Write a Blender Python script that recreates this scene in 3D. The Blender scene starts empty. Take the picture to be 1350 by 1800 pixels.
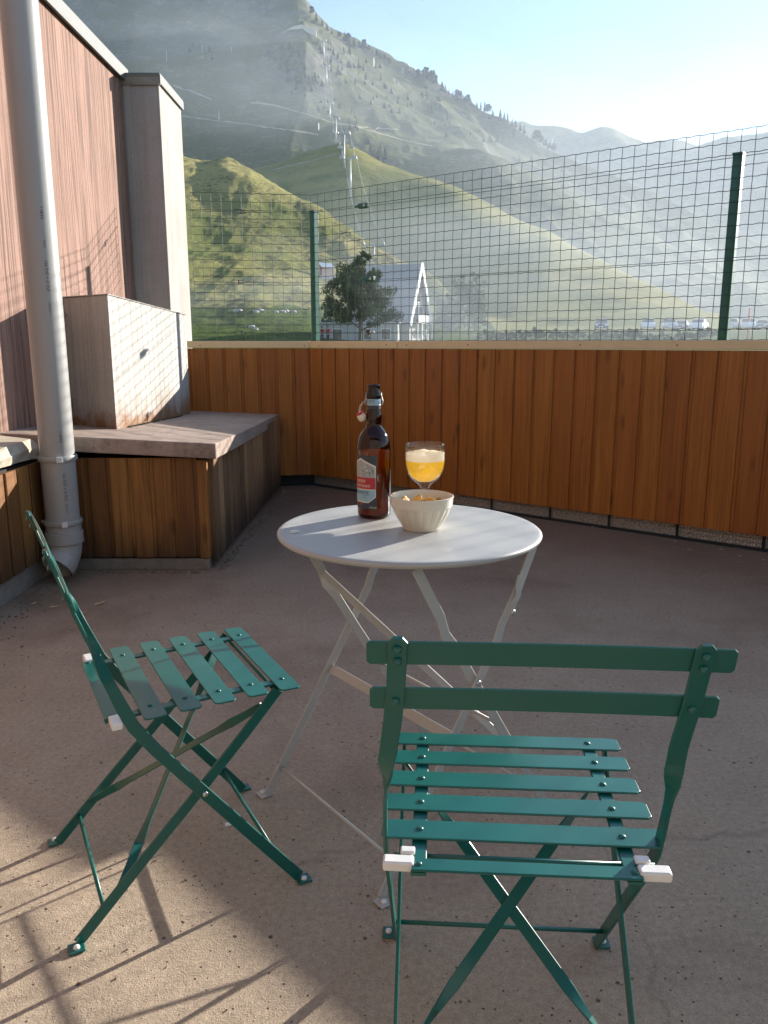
import bpy, bmesh, math, random
import numpy as np
from mathutils import Vector, Matrix, Quaternion
random.seed(7)
R = math.radians
SC = bpy.context.scene
COL = SC.collection

# ---------------------------------------------------------------- camera, sky, sun, exposure
EYE = 1.13
TILT = R(12.0)
cam_d = bpy.data.cameras.new('camera')
cam_d.sensor_fit = 'VERTICAL'; cam_d.sensor_height = 36.0; cam_d.sensor_width = 27.0
cam_d.lens = 28.0
cam_d.clip_start = 0.05; cam_d.clip_end = 9000
cam = bpy.data.objects.new('camera', cam_d); COL.objects.link(cam)
cam.location = (0, 0, EYE); cam.rotation_euler = (R(90) - TILT, 0, 0)
SC.camera = cam

SUN_EL = R(16.3)
SUN_DIR = Vector((0.755 * math.cos(SUN_EL), 0.656 * math.cos(SUN_EL), math.sin(SUN_EL))).normalized()
SUN_AZ = math.atan2(SUN_DIR.x, SUN_DIR.y)
world = bpy.data.worlds.new('World'); SC.world = world
world.use_nodes = True
wn = world.node_tree; bg = wn.nodes['Background']
sky = wn.nodes.new('ShaderNodeTexSky'); sky.sky_type = 'NISHITA'; sky.sun_disc = False
sky.sun_elevation = SUN_EL; sky.sun_rotation = SUN_AZ
sky.altitude = 1400; sky.air_density = 1.0; sky.dust_density = 0.15; sky.ozone_density = 1.0
wn.links.new(sky.outputs['Color'], bg.inputs['Color']); bg.inputs['Strength'].default_value = 0.07
sun_d = bpy.data.lights.new('sun', 'SUN'); sun_d.energy = 4.2; sun_d.angle = R(0.5); sun_d.color = (1.0, 0.94, 0.84)
sun = bpy.data.objects.new('sun', sun_d); COL.objects.link(sun)
sun.location = (30, 26, 18); sun.rotation_mode = 'QUATERNION'; sun.rotation_quaternion = SUN_DIR.to_track_quat('Z', 'Y')
vs = SC.view_settings
vs.view_transform = 'Standard'; vs.look = 'None'; vs.gamma = 1.0; vs.use_curve_mapping = False
vs.exposure = 1.95
SC.cycles.use_denoising = True
SC.cycles.max_bounces = 10; SC.cycles.transparent_max_bounces = 64; SC.cycles.volume_bounces = 0
SC.cycles.sample_clamp_indirect = 6.0
HAZE_DENSITY = 0.00022
HAZE_G = 0.3
HAZE_COL = (0.52, 0.63, 0.77, 1)

# ---------------------------------------------------------------- helpers
def ray(px, py):
    """world direction of a photograph pixel (used only to survey where real things stand)"""
    u, v = (px - 675) / 1400, (900 - py) / 1400
    return Vector((u, math.cos(TILT) + v * math.sin(TILT), -math.sin(TILT) + v * math.cos(TILT)))
def at_z(px, py, z):
    d = ray(px, py); s = (z - EYE) / d.z
    return Vector((d.x * s, d.y * s, z))
def at_y(px, py, y):
    d = ray(px, py); s = y / d.y
    return Vector((d.x * s, y, EYE + d.z * s))

def tag(o, label=None, cat=None, group=None, kind=None):
    if label: o['label'] = label
    if cat: o['category'] = cat
    if group: o['group'] = group
    if kind: o['kind'] = kind
    return o
def empty(name, loc=(0, 0, 0), rz=0.0):
    o = bpy.data.objects.new(name, None); COL.objects.link(o)
    o.empty_display_size = 0.1; o.location = loc; o.rotation_euler = (0, 0, rz)
    return o
def link_mesh(name, me, parent=None, loc=None, rz=None):
    o = bpy.data.objects.new(name, me); COL.objects.link(o)
    if parent: o.parent = parent
    if loc is not None: o.location = loc
    if rz is not None: o.rotation_euler = (0, 0, rz)
    return o
def kids(o):
    return list(o.children)
def copy_tree(o, parent=None):
    c = o.copy(); COL.objects.link(c)
    if parent: c.parent = parent
    for ch in kids(o): copy_tree(ch, c)
    return c

class MB:
    """collects geometry for ONE mesh"""
    def __init__(s): s.v = []; s.f = []; s.m = []
    def add(s, vs, fs, mi=0):
        b = len(s.v); s.v += [tuple(p) for p in vs]
        for f in fs: s.f.append(tuple(i + b for i in f)); s.m.append(mi)
        return s
    def box(s, c, size, rot=None, mi=0):
        hx, hy, hz = [d / 2 for d in size]
        vs = [Vector((x, y, z)) for x in (-hx, hx) for y in (-hy, hy) for z in (-hz, hz)]
        if rot is not None: vs = [rot @ p for p in vs]
        vs = [p + Vector(c) for p in vs]
        return s.add(vs, [(0, 1, 3, 2), (4, 6, 7, 5), (0, 4, 5, 1), (2, 3, 7, 6), (0, 2, 6, 4), (1, 5, 7, 3)], mi)
    def prism(s, poly, z0, z1, mi=0):
        """vertical prism over a CCW polygon; z0/z1 numbers or functions of (x, y)"""
        n = len(poly); g = lambda z, p: z(p[0], p[1]) if callable(z) else z
        vs = [(p[0], p[1], g(z0, p)) for p in poly] + [(p[0], p[1], g(z1, p)) for p in poly]
        fs = [tuple(range(n - 1, -1, -1)), tuple(range(n, 2 * n))]
        fs += [(i, (i + 1) % n, n + (i + 1) % n, n + i) for i in range(n)]
        return s.add(vs, fs, mi)
    def tube(s, pts, r, n=8, caps=True, mi=0):
        pts = [Vector(p) for p in pts]; rs = r if isinstance(r, (list, tuple)) else [r] * len(pts)
        vs = []; fs = []; ref = None
        for i, p in enumerate(pts):
            t = (pts[min(i + 1, len(pts) - 1)] - pts[max(i - 1, 0)]).normalized()
            if ref is None:
                ref = Vector((0, 0, 1)) if abs(t.z) < 0.9 else Vector((1, 0, 0))
            a = (ref - t * ref.dot(t)).normalized(); ref = a; b = t.cross(a)
            for k in range(n):
                q = 2 * math.pi * k / n
                vs.append(p + (a * math.cos(q) + b * math.sin(q)) * rs[i])
        for i in range(len(pts) - 1):
            for k in range(n):
                k2 = (k + 1) % n
                fs.append((i * n + k, i * n + k2, (i + 1) * n + k2, (i + 1) * n + k))
        if caps: fs += [tuple(range(n - 1, -1, -1)), tuple(range((len(pts) - 1) * n, len(pts) * n))]
        return s.add(vs, fs, mi)
    def strap(s, pts, wdirs, w, t, ends=True, mi=0):
        """flat bar swept along pts; wdirs = width direction at each point; rounded ends"""
        pts = [Vector(p) for p in pts]
        if not isinstance(wdirs, list): wdirs = [wdirs] * len(pts)
        wl = w if isinstance(w, list) else [w] * len(pts)
        vs = []; fs = []
        for i, p in enumerate(pts):
            T = (pts[min(i + 1, len(pts) - 1)] - pts[max(i - 1, 0)]).normalized()
            W = Vector(wdirs[i]); W = (W - T * W.dot(T)).normalized(); N = T.cross(W)
            a, b = wl[i] / 2, t / 2; c = min(0.0012, b * 0.6)
            for x, y in ((-a, -b + c), (-a + c, -b), (a - c, -b), (a, -b + c), (a, b - c), (a - c, b), (-a + c, b), (-a, b - c)):
                vs.append(p + W * x + N * y)
        n = 8
        for i in range(len(pts) - 1):
            for k in range(n):
                k2 = (k + 1) % n
                fs.append((i * n + k, i * n + k2, (i + 1) * n + k2, (i + 1) * n + k))
        fs += [tuple(range(n - 1, -1, -1)), tuple(range((len(pts) - 1) * n, len(pts) * n))]
        return s.add(vs, fs, mi)
    def lathe(s, prof, n=48, c=(0, 0, 0), mi=0, rmod=None, close=False):
        vs = []; fs = []; m = len(prof)
        for i, (r, z) in enumerate(prof):
            for k in range(n):
                a = 2 * math.pi * k / n; rr = r if rmod is None else r * rmod(a, i)
                vs.append((c[0] + rr * math.cos(a), c[1] + rr * math.sin(a), c[2] + z))
        for i in range(m - 1):
            for k in range(n):
                k2 = (k + 1) % n
                fs.append((i * n + k, i * n + k2, (i + 1) * n + k2, (i + 1) * n + k))
        if close:
            fs += [tuple(range(n - 1, -1, -1)), tuple(range((m - 1) * n, m * n))]
        return s.add(vs, fs, mi)
    def mesh(s, name, mats, smooth=False, angle=None):
        me = bpy.data.meshes.new(name); me.from_pydata(s.v, [], s.f)
        for m in (mats if isinstance(mats, (list, tuple)) else [mats]): me.materials.append(m)
        if any(s.m): me.polygons.foreach_set('material_index', s.m)
        bm = bmesh.new(); bm.from_mesh(me); bmesh.ops.recalc_face_normals(bm, faces=bm.faces); bm.to_mesh(me); bm.free()
        if smooth:
            me.polygons.foreach_set('use_smooth', [True] * len(me.polygons))
            if angle: me.set_sharp_from_angle(angle=R(angle))
        me.update(); return me
    def obj(s, name, mats, parent=None, smooth=False, angle=None, bevel=0, loc=None, rz=None):
        o = link_mesh(name, s.mesh(name, mats, smooth, angle), parent, loc, rz)
        if bevel: bev(o, bevel)
        return o
def bev(o, w, seg=2):
    b = o.modifiers.new('bevel', 'BEVEL'); b.width = w; b.segments = seg; b.limit_method = 'ANGLE'; b.angle_limit = R(40)
    return o

def offset_line(P, d):
    """offset a plan polyline by d towards its right-hand (inner) side, mitred"""
    P = [Vector(p) for p in P]; out = []
    for i, p in enumerate(P):
        ns = []
        if i > 0: e = (P[i] - P[i - 1]).normalized(); ns.append(Vector((e.y, -e.x)))
        if i < len(P) - 1: e = (P[i + 1] - P[i]).normalized(); ns.append(Vector((e.y, -e.x)))
        n = sum(ns, Vector((0, 0))).normalized(); k = 1 / max(0.3, n.dot(ns[0]))
        out.append(p + n * d * k)
    return out
def wall_prism(mb, P, d_in, d_out, z0, z1, mi=0):
    A = offset_line(P, d_in); B = offset_line(P, -d_out)
    for i in range(len(P) - 1):
        mb.prism([A[i], A[i + 1], B[i + 1], B[i]], z0, z1, mi)
    return mb

# ---------------------------------------------------------------- material graph helper
class G:
    def __init__(s, name, **kw):
        s.mat = bpy.data.materials.new(name); s.mat.use_nodes = True; s.nt = s.mat.node_tree
        s.b = s.nt.nodes['Principled BSDF']; s.out = s.nt.nodes['Material Output']
        s.set(**kw)
    def set(s, **kw):
        names = {'color': 'Base Color', 'rough': 'Roughness', 'metal': 'Metallic', 'spec': 'Specular IOR Level', 'coat': 'Coat Weight',
                 'coat_rough': 'Coat Roughness', 'normal': 'Normal', 'alpha': 'Alpha', 'sss': 'Subsurface Weight', 'trans': 'Transmission Weight'}
        for k, v in kw.items(): s.put(s.b.inputs[names[k]], v)
    def put(s, sock, v):
        if hasattr(v, 'is_output'): s.nt.links.new(v, sock)
        elif isinstance(v, (tuple, list)) and sock.type == 'RGBA' and len(v) == 3: sock.default_value = (*v, 1)
        else: sock.default_value = v
    def n(s, t, **ins):
        nd = s.nt.nodes.new(t)
        for k, v in ins.items(): s.put(nd.inputs[k.replace('_', ' ')], v)
        return nd
    def coord(s, out='Object'): return s.n('ShaderNodeTexCoord').outputs[out]
    def rand(s): return s.n('ShaderNodeObjectInfo').outputs['Random']
    def map(s, vec, scale=(1, 1, 1), loc=(0, 0, 0), rot=(0, 0, 0)):
        m = s.n('ShaderNodeMapping'); s.put(m.inputs['Vector'], vec); s.put(m.inputs['Scale'], scale); s.put(m.inputs['Location'], loc); s.put(m.inputs['Rotation'], rot)
        return m.outputs[0]
    def noise(s, vec, scale=5, detail=4, rough=0.55, dist=0.0):
        nd = s.n('ShaderNodeTexNoise', Scale=scale, Detail=detail, Roughness=rough, Distortion=dist); s.put(nd.inputs['Vector'], vec)
        return nd.outputs['Fac']
    def voro(s, vec, scale=5, feature='F1', out='Distance', randomness=1.0):
        nd = s.n('ShaderNodeTexVoronoi', Scale=scale, Randomness=randomness); nd.feature = feature; s.put(nd.inputs['Vector'], vec)
        return nd.outputs[out]
    def ramp(s, fac, stops):
        nd = s.n('ShaderNodeValToRGB'); s.put(nd.inputs['Fac'], fac); cr = nd.color_ramp
        while len(cr.elements) < len(stops): cr.elements.new(0.5)
        for e, (p, c) in zip(cr.elements, stops):
            e.position = p; e.color = (*c, 1) if isinstance(c, (tuple, list)) else (c, c, c, 1)
        return nd.outputs['Color']
    def mix(s, fac, a, b, blend='MIX'):
        nd = s.nt.nodes.new('ShaderNodeMix'); nd.data_type = 'RGBA'; nd.blend_type = blend
        s.put(nd.inputs[0], fac); s.put(nd.inputs[6], a); s.put(nd.inputs[7], b)
        return nd.outputs[2]
    def math(s, op, a, b=0.0, c=0.0, clamp=False):
        nd = s.n('ShaderNodeMath'); nd.operation = op; nd.use_clamp = clamp
        s.put(nd.inputs[0], a); s.put(nd.inputs[1], b); s.put(nd.inputs[2], c)
        return nd.outputs[0]
    def sep(s, vec):
        nd = s.n('ShaderNodeSeparateXYZ'); s.put(nd.inputs[0], vec); return nd.outputs
    def comb(s, x, y, z):
        nd = s.n('ShaderNodeCombineXYZ'); s.put(nd.inputs[0], x); s.put(nd.inputs[1], y); s.put(nd.inputs[2], z); return nd.outputs[0]
    def vadd(s, a, b):
        nd = s.n('ShaderNodeVectorMath'); nd.operation = 'ADD'; s.put(nd.inputs[0], a); s.put(nd.inputs[1], b); return nd.outputs[0]
    def hsv(s, col, h=0.5, sat=1.0, val=1.0):
        nd = s.n('ShaderNodeHueSaturation'); s.put(nd.inputs['Color'], col); s.put(nd.inputs['Hue'], h); s.put(nd.inputs['Saturation'], sat); s.put(nd.inputs['Value'], val)
        return nd.outputs[0]
    def bump(s, height, strength=0.3, dist=0.01, prev=None):
        nd = s.n('ShaderNodeBump', Strength=strength, Distance=dist); s.put(nd.inputs['Height'], height)
        if prev is not None: s.put(nd.inputs['Normal'], prev)
        return nd.outputs[0]

def plain(name, color, rough=0.5, metal=0.0, spec=0.5, vary=0.06, scale=30, bump=0.0, **kw):
    g = G(name, rough=rough, metal=metal, spec=spec, **kw)
    nz = g.noise(g.coord(), scale, 5, 0.6)
    g.set(color=g.hsv((*color, 1), 0.5, 1.0, g.math('ADD', 1 - vary, g.math('MULTIPLY', nz, 2 * vary))))
    if bump: g.set(normal=g.bump(nz, bump, 0.002))
    return g.mat

M = {}
# varnished boards: each board gets its own grain through Object Info Random
def wood(name, c_dark, c_mid, c_light, grime=0.0, rough=0.5, grime_h=0.25, rndv=0.14):
    g = G(name, rough=rough, spec=0.35)
    co = g.coord(); rnd = g.rand()
    off = g.comb(g.math('MULTIPLY', rnd, 37.0), g.math('MULTIPLY', rnd, 11.0), g.math('MULTIPLY', rnd, 53.0))
    p = g.vadd(co, off)
    warp = g.noise(g.map(p, (9, 9, 1.8)), 1.0, 2, 0.5)
    pw = g.vadd(p, g.comb(g.math('MULTIPLY', warp, 0.05), 0.0, 0.0))
    grain = g.noise(g.map(pw, (75, 75, 1.6)), 1.0, 5, 0.65)
    fine = g.noise(g.map(pw, (380, 380, 5)), 1.0, 3, 0.6)
    big = g.noise(g.map(p, (4, 4, 1.6)), 1.0, 4, 0.6)
    col = g.ramp(g.math('ADD', g.math('MULTIPLY', grain, 0.65), g.math('MULTIPLY', fine, 0.35)), [(0.32, c_dark), (0.5, c_mid), (0.7, c_light)])
    col = g.hsv(col, 0.5, 1.0, g.math('ADD', 0.72, g.math('MULTIPLY', big, 0.36)))
    col = g.hsv(col, g.math('ADD', 0.497, g.math('MULTIPLY', rnd, 0.008)), 1.0, g.math('ADD', 1.0 - rndv / 2, g.math('MULTIPLY', rnd, rndv)))
    kn = g.voro(g.map(p, (11, 11, 3.6)), 1.0)
    pick = g.voro(g.map(p, (11, 11, 3.6)), 1.0, out='Color')
    kmask = g.math('MULTIPLY', g.ramp(kn, [(0.10, 1.0), (0.24, 0.0)]), g.math('GREATER_THAN', g.sep(pick)[0], 0.45))
    col = g.mix(g.math('MULTIPLY', kmask, 0.5), col, tuple(c * 0.28 for c in c_dark))
    # pale scratches
    sc = g.noise(g.map(p, (55, 55, 22), rot=(0.2, 0.5, 0.3)), 1.0, 2, 0.9, 1.5)
    col = g.mix(g.ramp(sc, [(0.745, 0.0), (0.76, 0.35)]), col, (0.55, 0.34, 0.17))
    if grime:
        z = g.sep(co)[2]
        zz = g.math('ADD', z, g.math('MULTIPLY', g.noise(g.map(p, (25, 25, 3)), 1.0, 4, 0.7), 0.35))
        gm = g.ramp(g.math('DIVIDE', zz, grime_h * 2), [(0.32, grime), (0.85, 0.0)])
        col = g.mix(gm, col, (0.018, 0.016, 0.013))
        streak = g.ramp(g.noise(g.map(p, (60, 60, 2)), 1.0, 5, 0.7), [(0.55, 0.0), (0.75, 0.55)])
        col = g.mix(streak, col, (0.045, 0.032, 0.02))
    g.set(color=col, normal=g.bump(g.math('ADD', grain, g.math('MULTIPLY', fine, 0.5)), 0.25, 0.0015))
    g.set(rough=g.math('ADD', rough - 0.08, g.math('MULTIPLY', grain, 0.2)))
    return g.mat
M['wood'] = wood('varnished_board', (0.23, 0.066, 0.009), (0.37, 0.115, 0.016), (0.49, 0.175, 0.030))
M['wood_old'] = wood('weathered_board', (0.13, 0.052, 0.012), (0.25, 0.105, 0.026), (0.36, 0.17, 0.05), grime=0.75, rough=0.6, grime_h=0.22, rndv=0.5)
M['wood_side'] = wood('grey_weathered_board', (0.15, 0.080, 0.036), (0.29, 0.165, 0.078), (0.42, 0.26, 0.14), grime=0.9, rough=0.75, grime_h=0.26, rndv=0.75)

def concrete(name, c0, c1, striate=0.0, pits=0.3, rust=0.0, rough=0.85, stri_scale=70, moss=0.0):
    g = G(name, rough=rough, spec=0.25); p = g.coord()
    n1 = g.noise(p, 2.2, 6, 0.65); n2 = g.noise(p, 60, 5, 0.7); n3 = g.noise(p, 400, 2, 0.6)
    col = g.mix(g.ramp(n1, [(0.3, 0.0), (0.7, 1.0)]), c0, c1)
    col = g.hsv(col, 0.5, 1.0, g.math('ADD', 0.82, g.math('MULTIPLY', n2, 0.36)))
    h = g.math('ADD', g.math('MULTIPLY', n2, 0.4), g.math('MULTIPLY', n3, 0.25))
    nrm = g.bump(h, 0.35, 0.003)
    if striate:
        wv = g.noise(g.map(p, (3, 3, 0.8)), 1.0, 2)
        pw = g.vadd(p, g.comb(g.math('MULTIPLY', wv, 0.06), g.math('MULTIPLY', wv, 0.06), 0.0))
        st = g.noise(g.map(pw, (stri_scale, stri_scale, 0.9)), 1.0, 4, 0.6)
        st2 = g.noise(g.map(pw, (stri_scale * 0.2, stri_scale * 0.2, 0.35)), 1.0, 3, 0.6)
        col = g.mix(g.ramp(st, [(0.38, striate), (0.54, 0.0)]), col, tuple(c * 0.45 for c in c0))
        col = g.hsv(col, 0.5, 1.0, g.math('ADD', 0.75, g.math('MULTIPLY', st2, 0.5)))
        nrm = g.bump(st, 0.9 * min(1, striate * 1.5), 0.008, nrm)
    if pits:
        vv = g.voro(p, 38); pk = g.sep(g.voro(p, 38, out='Color'))[0]
        pm = g.math('MULTIPLY', g.ramp(vv, [(0.06, 1.0), (0.13, 0.0)]), g.math('GREATER_THAN', pk, 0.8))
        col = g.mix(g.math('MULTIPLY', pm, pits * 2), col, tuple(c * 0.2 for c in c0))
    if rust:
        z = g.sep(p)[2]
        rn = g.noise(p, 7, 6, 0.7, 0.6)
        low = g.ramp(g.math('ADD', g.math('MULTIPLY', z, 3.2), g.math('MULTIPLY', g.math('SUBTRACT', rn, 0.5), 1.5)), [(0.0, 1.0), (0.3, 0.25), (0.55, 0.0)])
        col = g.mix(g.math('MULTIPLY', low, rust), col, (0.22, 0.105, 0.045))
        sp = g.ramp(g.noise(g.map(p, (12, 12, 5)), 1.0, 6, 0.75, 0.3), [(0.66, 0.0), (0.74, 1.0)])
        col = g.mix(g.math('MULTIPLY', sp, rust * 0.8), col, (0.26, 0.12, 0.055))
    if moss:
        mm = g.ramp(g.noise(p, 9, 7, 0.75), [(0.45, 0.0), (0.68, 1.0)])
        col = g.mix(g.math('MULTIPLY', mm, moss), col, (0.05, 0.043, 0.034))
    g.set(color=col, normal=nrm); return g.mat
M['pink'] = concrete('pink_board_marked_concrete', (0.25, 0.150, 0.117), (0.32, 0.196, 0.155), striate=0.9, pits=0.6, stri_scale=62)
M['chimney'] = concrete('pale_chimney_concrete', (0.29, 0.265, 0.245), (0.36, 0.34, 0.32), striate=0.12, pits=0.35)
M['box'] = concrete('painted_white_box', (0.33, 0.315, 0.29), (0.42, 0.405, 0.375), striate=0.2, pits=0.35, rust=0.95, rough=0.7)
M['slab'] = concrete('pinkish_cast_slab', (0.30, 0.225, 0.185), (0.42, 0.325, 0.27), pits=0.6, moss=0.55)
M['plinth'] = concrete('dirty_mortar', (0.17, 0.15, 0.13), (0.27, 0.25, 0.22), pits=0.4, moss=0.5)
M['zinc'] = plain('grey_zinc', (0.115, 0.12, 0.12), 0.65, 0.1, vary=0.12, scale=12, bump=0.1)
M['zinc_brown'] = plain('stained_zinc', (0.22, 0.19, 0.15), 0.6, 0.3, vary=0.25, scale=14, bump=0.2)
M['black'] = plain('black_bitumen', (0.012, 0.012, 0.012), 0.8, vary=0.2, bump=0.3)
M['pvc'] = plain('grey_pvc', (0.33, 0.325, 0.31), 0.33, spec=0.5, vary=0.05, scale=6)
M['pvc_clip'] = plain('pale_pvc', (0.62, 0.62, 0.60), 0.4)
M['print'] = plain('grey_print', (0.10, 0.10, 0.10), 0.7)
M['cap'] = plain('beige_cap_strip', (0.76, 0.56, 0.31), 0.5, vary=0.12, scale=9, bump=0.12)
M['screw'] = plain('rusty_screw', (0.12, 0.05, 0.02), 0.6, 0.5)
_g = G('dark_green_enamel', spec=0.5, coat=0.12, coat_rough=0.2); _p = _g.coord(); _a = _g.noise(_p, 7, 6, 0.7); _b = _g.noise(_p, 160, 4, 0.7)
_c = _g.mix(_g.ramp(_a, [(0.5, 0.0), (0.8, 0.02)]), (0.0025, 0.102, 0.086), (0.09, 0.12, 0.10))
_g.set(color=_g.mix(_g.ramp(_b, [(0.70, 0.0), (0.76, 0.28)]), _c, (0.16, 0.16, 0.13)), rough=_g.math('ADD', 0.22, _g.math('MULTIPLY', _a, 0.24)), normal=_g.bump(_a, 0.06, 0.002))
M['green'] = _g.mat
M['green_post'] = plain('green_post_coating', (0.008, 0.11, 0.075), 0.4, vary=0.08, scale=9)
M['wire'] = plain('green_wire_coating', (0.028, 0.048, 0.042), 0.5)
M['steel'] = plain('galvanised_steel', (0.45, 0.45, 0.44), 0.4, 0.85, vary=0.1)
M['rivet_steel'] = plain('bright_rivet', (0.55, 0.55, 0.55), 0.3, 0.9)
M['table'] = plain('light_grey_enamel', (0.45, 0.44, 0.415), 0.40, spec=0.5, vary=0.03, scale=5, bump=0.02)
_t = G('light_grey_enamel_top', spec=0.5); _p = _t.coord(); _n1 = _t.noise(_p, 9, 6, 0.7, 0.8); _n2 = _t.noise(_t.map(_p, (160, 12, 1), rot=(0, 0, 0.7)), 1.0, 3, 0.7)
_t.set(color=_t.mix(_t.ramp(_n1, [(0.45, 0.0), (0.8, 0.35)]), (0.41, 0.405, 0.385), (0.34, 0.33, 0.31)), rough=_t.math('ADD', 0.26, _t.math('ADD', _t.math('MULTIPLY', _n1, 0.26), _t.math('MULTIPLY', _n2, 0.08))))
M['table_top'] = _t.mat
M['white_plastic'] = plain('milky_plastic', (0.78, 0.77, 0.74), 0.35, vary=0.04)
M['ceramic'] = plain('cream_glaze', (0.68, 0.61, 0.48), 0.18, spec=0.5, vary=0.02)
M['white'] = plain('white_paint', (0.78, 0.77, 0.75), 0.5)
M['red'] = plain('red_rubber', (0.55, 0.02, 0.02), 0.5)

def floor_mat():
    g = G('coarse_red_brown_screed', spec=0.35); p = g.coord()
    big = g.noise(p, 0.75, 5, 0.6, 0.4); mid = g.noise(p, 4.5, 6, 0.65); fine = g.noise(p, 70, 5, 0.8); grit = g.noise(p, 300, 3, 0.8)
    col = g.ramp(mid, [(0.3, (0.22, 0.148, 0.100)), (0.52, (0.30, 0.210, 0.145)), (0.72, (0.38, 0.28, 0.20))])
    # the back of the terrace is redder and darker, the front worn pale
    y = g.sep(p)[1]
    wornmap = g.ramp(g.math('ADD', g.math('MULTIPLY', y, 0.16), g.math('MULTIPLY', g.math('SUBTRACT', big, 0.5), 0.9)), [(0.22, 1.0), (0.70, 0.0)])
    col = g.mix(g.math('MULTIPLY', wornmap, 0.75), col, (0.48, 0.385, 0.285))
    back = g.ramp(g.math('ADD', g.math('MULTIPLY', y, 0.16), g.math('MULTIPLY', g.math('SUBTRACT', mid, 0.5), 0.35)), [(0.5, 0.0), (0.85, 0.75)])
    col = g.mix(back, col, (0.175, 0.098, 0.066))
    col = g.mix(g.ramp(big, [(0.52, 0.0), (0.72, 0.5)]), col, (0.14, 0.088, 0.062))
    col = g.hsv(col, 0.5, 1.0, g.math('SUBTRACT', g.math('ADD', g.math('MULTIPLY', fine, 1.25), g.math('MULTIPLY', grit, 1.5)), 0.36))
    # pale aggregate
    v = g.voro(p, 150); pk = g.sep(g.voro(p, 150, out='Color'))
    sm = g.math('MULTIPLY', g.ramp(v, [(0.18, 1.0), (0.30, 0.0)]), g.math('GREATER_THAN', pk[0], 0.80))
    col = g.mix(g.math('MULTIPLY', sm, 0.8), col, (0.46, 0.39, 0.33))
    v4 = g.voro(p, 55); pk4 = g.sep(g.voro(p, 55, out='Color'))
    sm4 = g.math('MULTIPLY', g.ramp(v4, [(0.10, 1.0), (0.16, 0.0)]), g.math('GREATER_THAN', pk4[0], 0.93))
    col = g.mix(g.math('MULTIPLY', sm4, 0.8), col, (0.55, 0.50, 0.45))
    # holes
    v2 = g.voro(p, 26); pk2 = g.sep(g.voro(p, 26, out='Color'))
    hole = g.math('MULTIPLY', g.ramp(v2, [(0.07, 1.0), (0.13, 0.0)]), g.math('GREATER_THAN', pk2[1], 0.78))
    v5 = g.voro(p, 75); pk5 = g.sep(g.voro(p, 75, out='Color'))
    hole2 = g.math('MULTIPLY', g.ramp(v5, [(0.12, 1.0), (0.2, 0.0)]), g.math('GREATER_THAN', pk5[1], 0.82))
    holes = g.math('MAXIMUM', hole, hole2)
    col = g.mix(g.math('MULTIPLY', holes, 0.8), col, (0.035, 0.025, 0.02))
    # hair crack
    ce = g.voro(g.vadd(p, g.comb(g.math('MULTIPLY', mid, 0.3), g.math('MULTIPLY', big, 0.6), 0.0)), 0.36, feature='DISTANCE_TO_EDGE')
    cm = g.math('MULTIPLY', g.ramp(ce, [(0.0, 1.0), (0.0022, 0.0)]), g.ramp(mid, [(0.45, 0.0), (0.55, 1.0)]))
    col = g.mix(g.math('MULTIPLY', cm, 0.22), col, (0.05, 0.038, 0.03))
    h = g.math('ADD', g.math('MULTIPLY', fine, 0.7), g.math('ADD', g.math('MULTIPLY', grit, 0.5), g.math('MULTIPLY', sm, 0.3)))
    h = g.math('SUBTRACT', h, g.math('ADD', g.math('MULTIPLY', holes, 0.9), g.math('MULTIPLY', cm, 0.15)))
    g.set(color=col, normal=g.bump(h, 0.9, 0.006), rough=g.math('ADD', 0.62, g.math('MULTIPLY', fine, 0.3)))
    return g.mat
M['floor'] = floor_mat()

def clear_glass(name, tint=(1, 1, 1), edge=0.9, ior=1.45, tint_edge=None):
    """thin glass: tinted see-through shell with Fresnel reflection, lets sunlight through"""
    g = G(name); nt = g.nt
    tr = g.n('ShaderNodeBsdfTransparent'); gl = g.n('ShaderNodeBsdfGlossy', Roughness=0.03, Color=(0.95, 0.95, 0.95))
    lw = g.n('ShaderNodeLayerWeight', Blend=0.35)
    tr_col = g.mix(g.math('POWER', lw.outputs['Facing'], 2.2), tint, tint_edge or tuple(c * 0.55 for c in tint))
    g.put(tr.inputs['Color'], tr_col)
    lf_ = g.n('ShaderNodeLayerWeight', Blend=0.5)
    fr = g.math('ADD', 0.04, g.math('MULTIPLY', g.math('POWER', lf_.outputs['Facing'], 5.0), 0.9))
    mx = g.n('ShaderNodeMixShader'); g.put(mx.inputs[0], g.math('MULTIPLY', fr, edge, clamp=True))
    nt.links.new(tr.outputs[0], mx.inputs[1]); nt.links.new(gl.outputs[0], mx.inputs[2]); nt.links.new(mx.outputs[0], g.out.inputs['Surface'])
    return g.mat
def glow_liquid(name, col, tcol, tfac):
    """cloudy liquid: diffuse + translucent body with a glossy skin"""
    g = G(name); nt = g.nt
    d = g.n('ShaderNodeBsdfDiffuse', Color=col); t = g.n('ShaderNodeBsdfTranslucent', Color=tcol); x = g.n('ShaderNodeBsdfTransparent', Color=tcol)
    m1 = g.n('ShaderNodeMixShader', Fac=0.6); nt.links.new(d.outputs[0], m1.inputs[1]); nt.links.new(t.outputs[0], m1.inputs[2])
    m2 = g.n('ShaderNodeMixShader', Fac=tfac); nt.links.new(m1.outputs[0], m2.inputs[1]); nt.links.new(x.outputs[0], m2.inputs[2])
    nt.links.new(m2.outputs[0], g.out.inputs['Surface']); return g.mat
M['glass'] = clear_glass('clear_glass', (0.98, 0.985, 0.98), 1.0, 1.5, (0.80, 0.83, 0.82))
M['amber'] = clear_glass('brown_bottle_glass', (0.27, 0.135, 0.042), 0.9, 1.52, (0.02, 0.008, 0.003))
M['beer'] = glow_liquid('cloudy_wheat_beer', (0.92, 0.50, 0.045), (1.0, 0.74, 0.10), 0.15)
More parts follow.
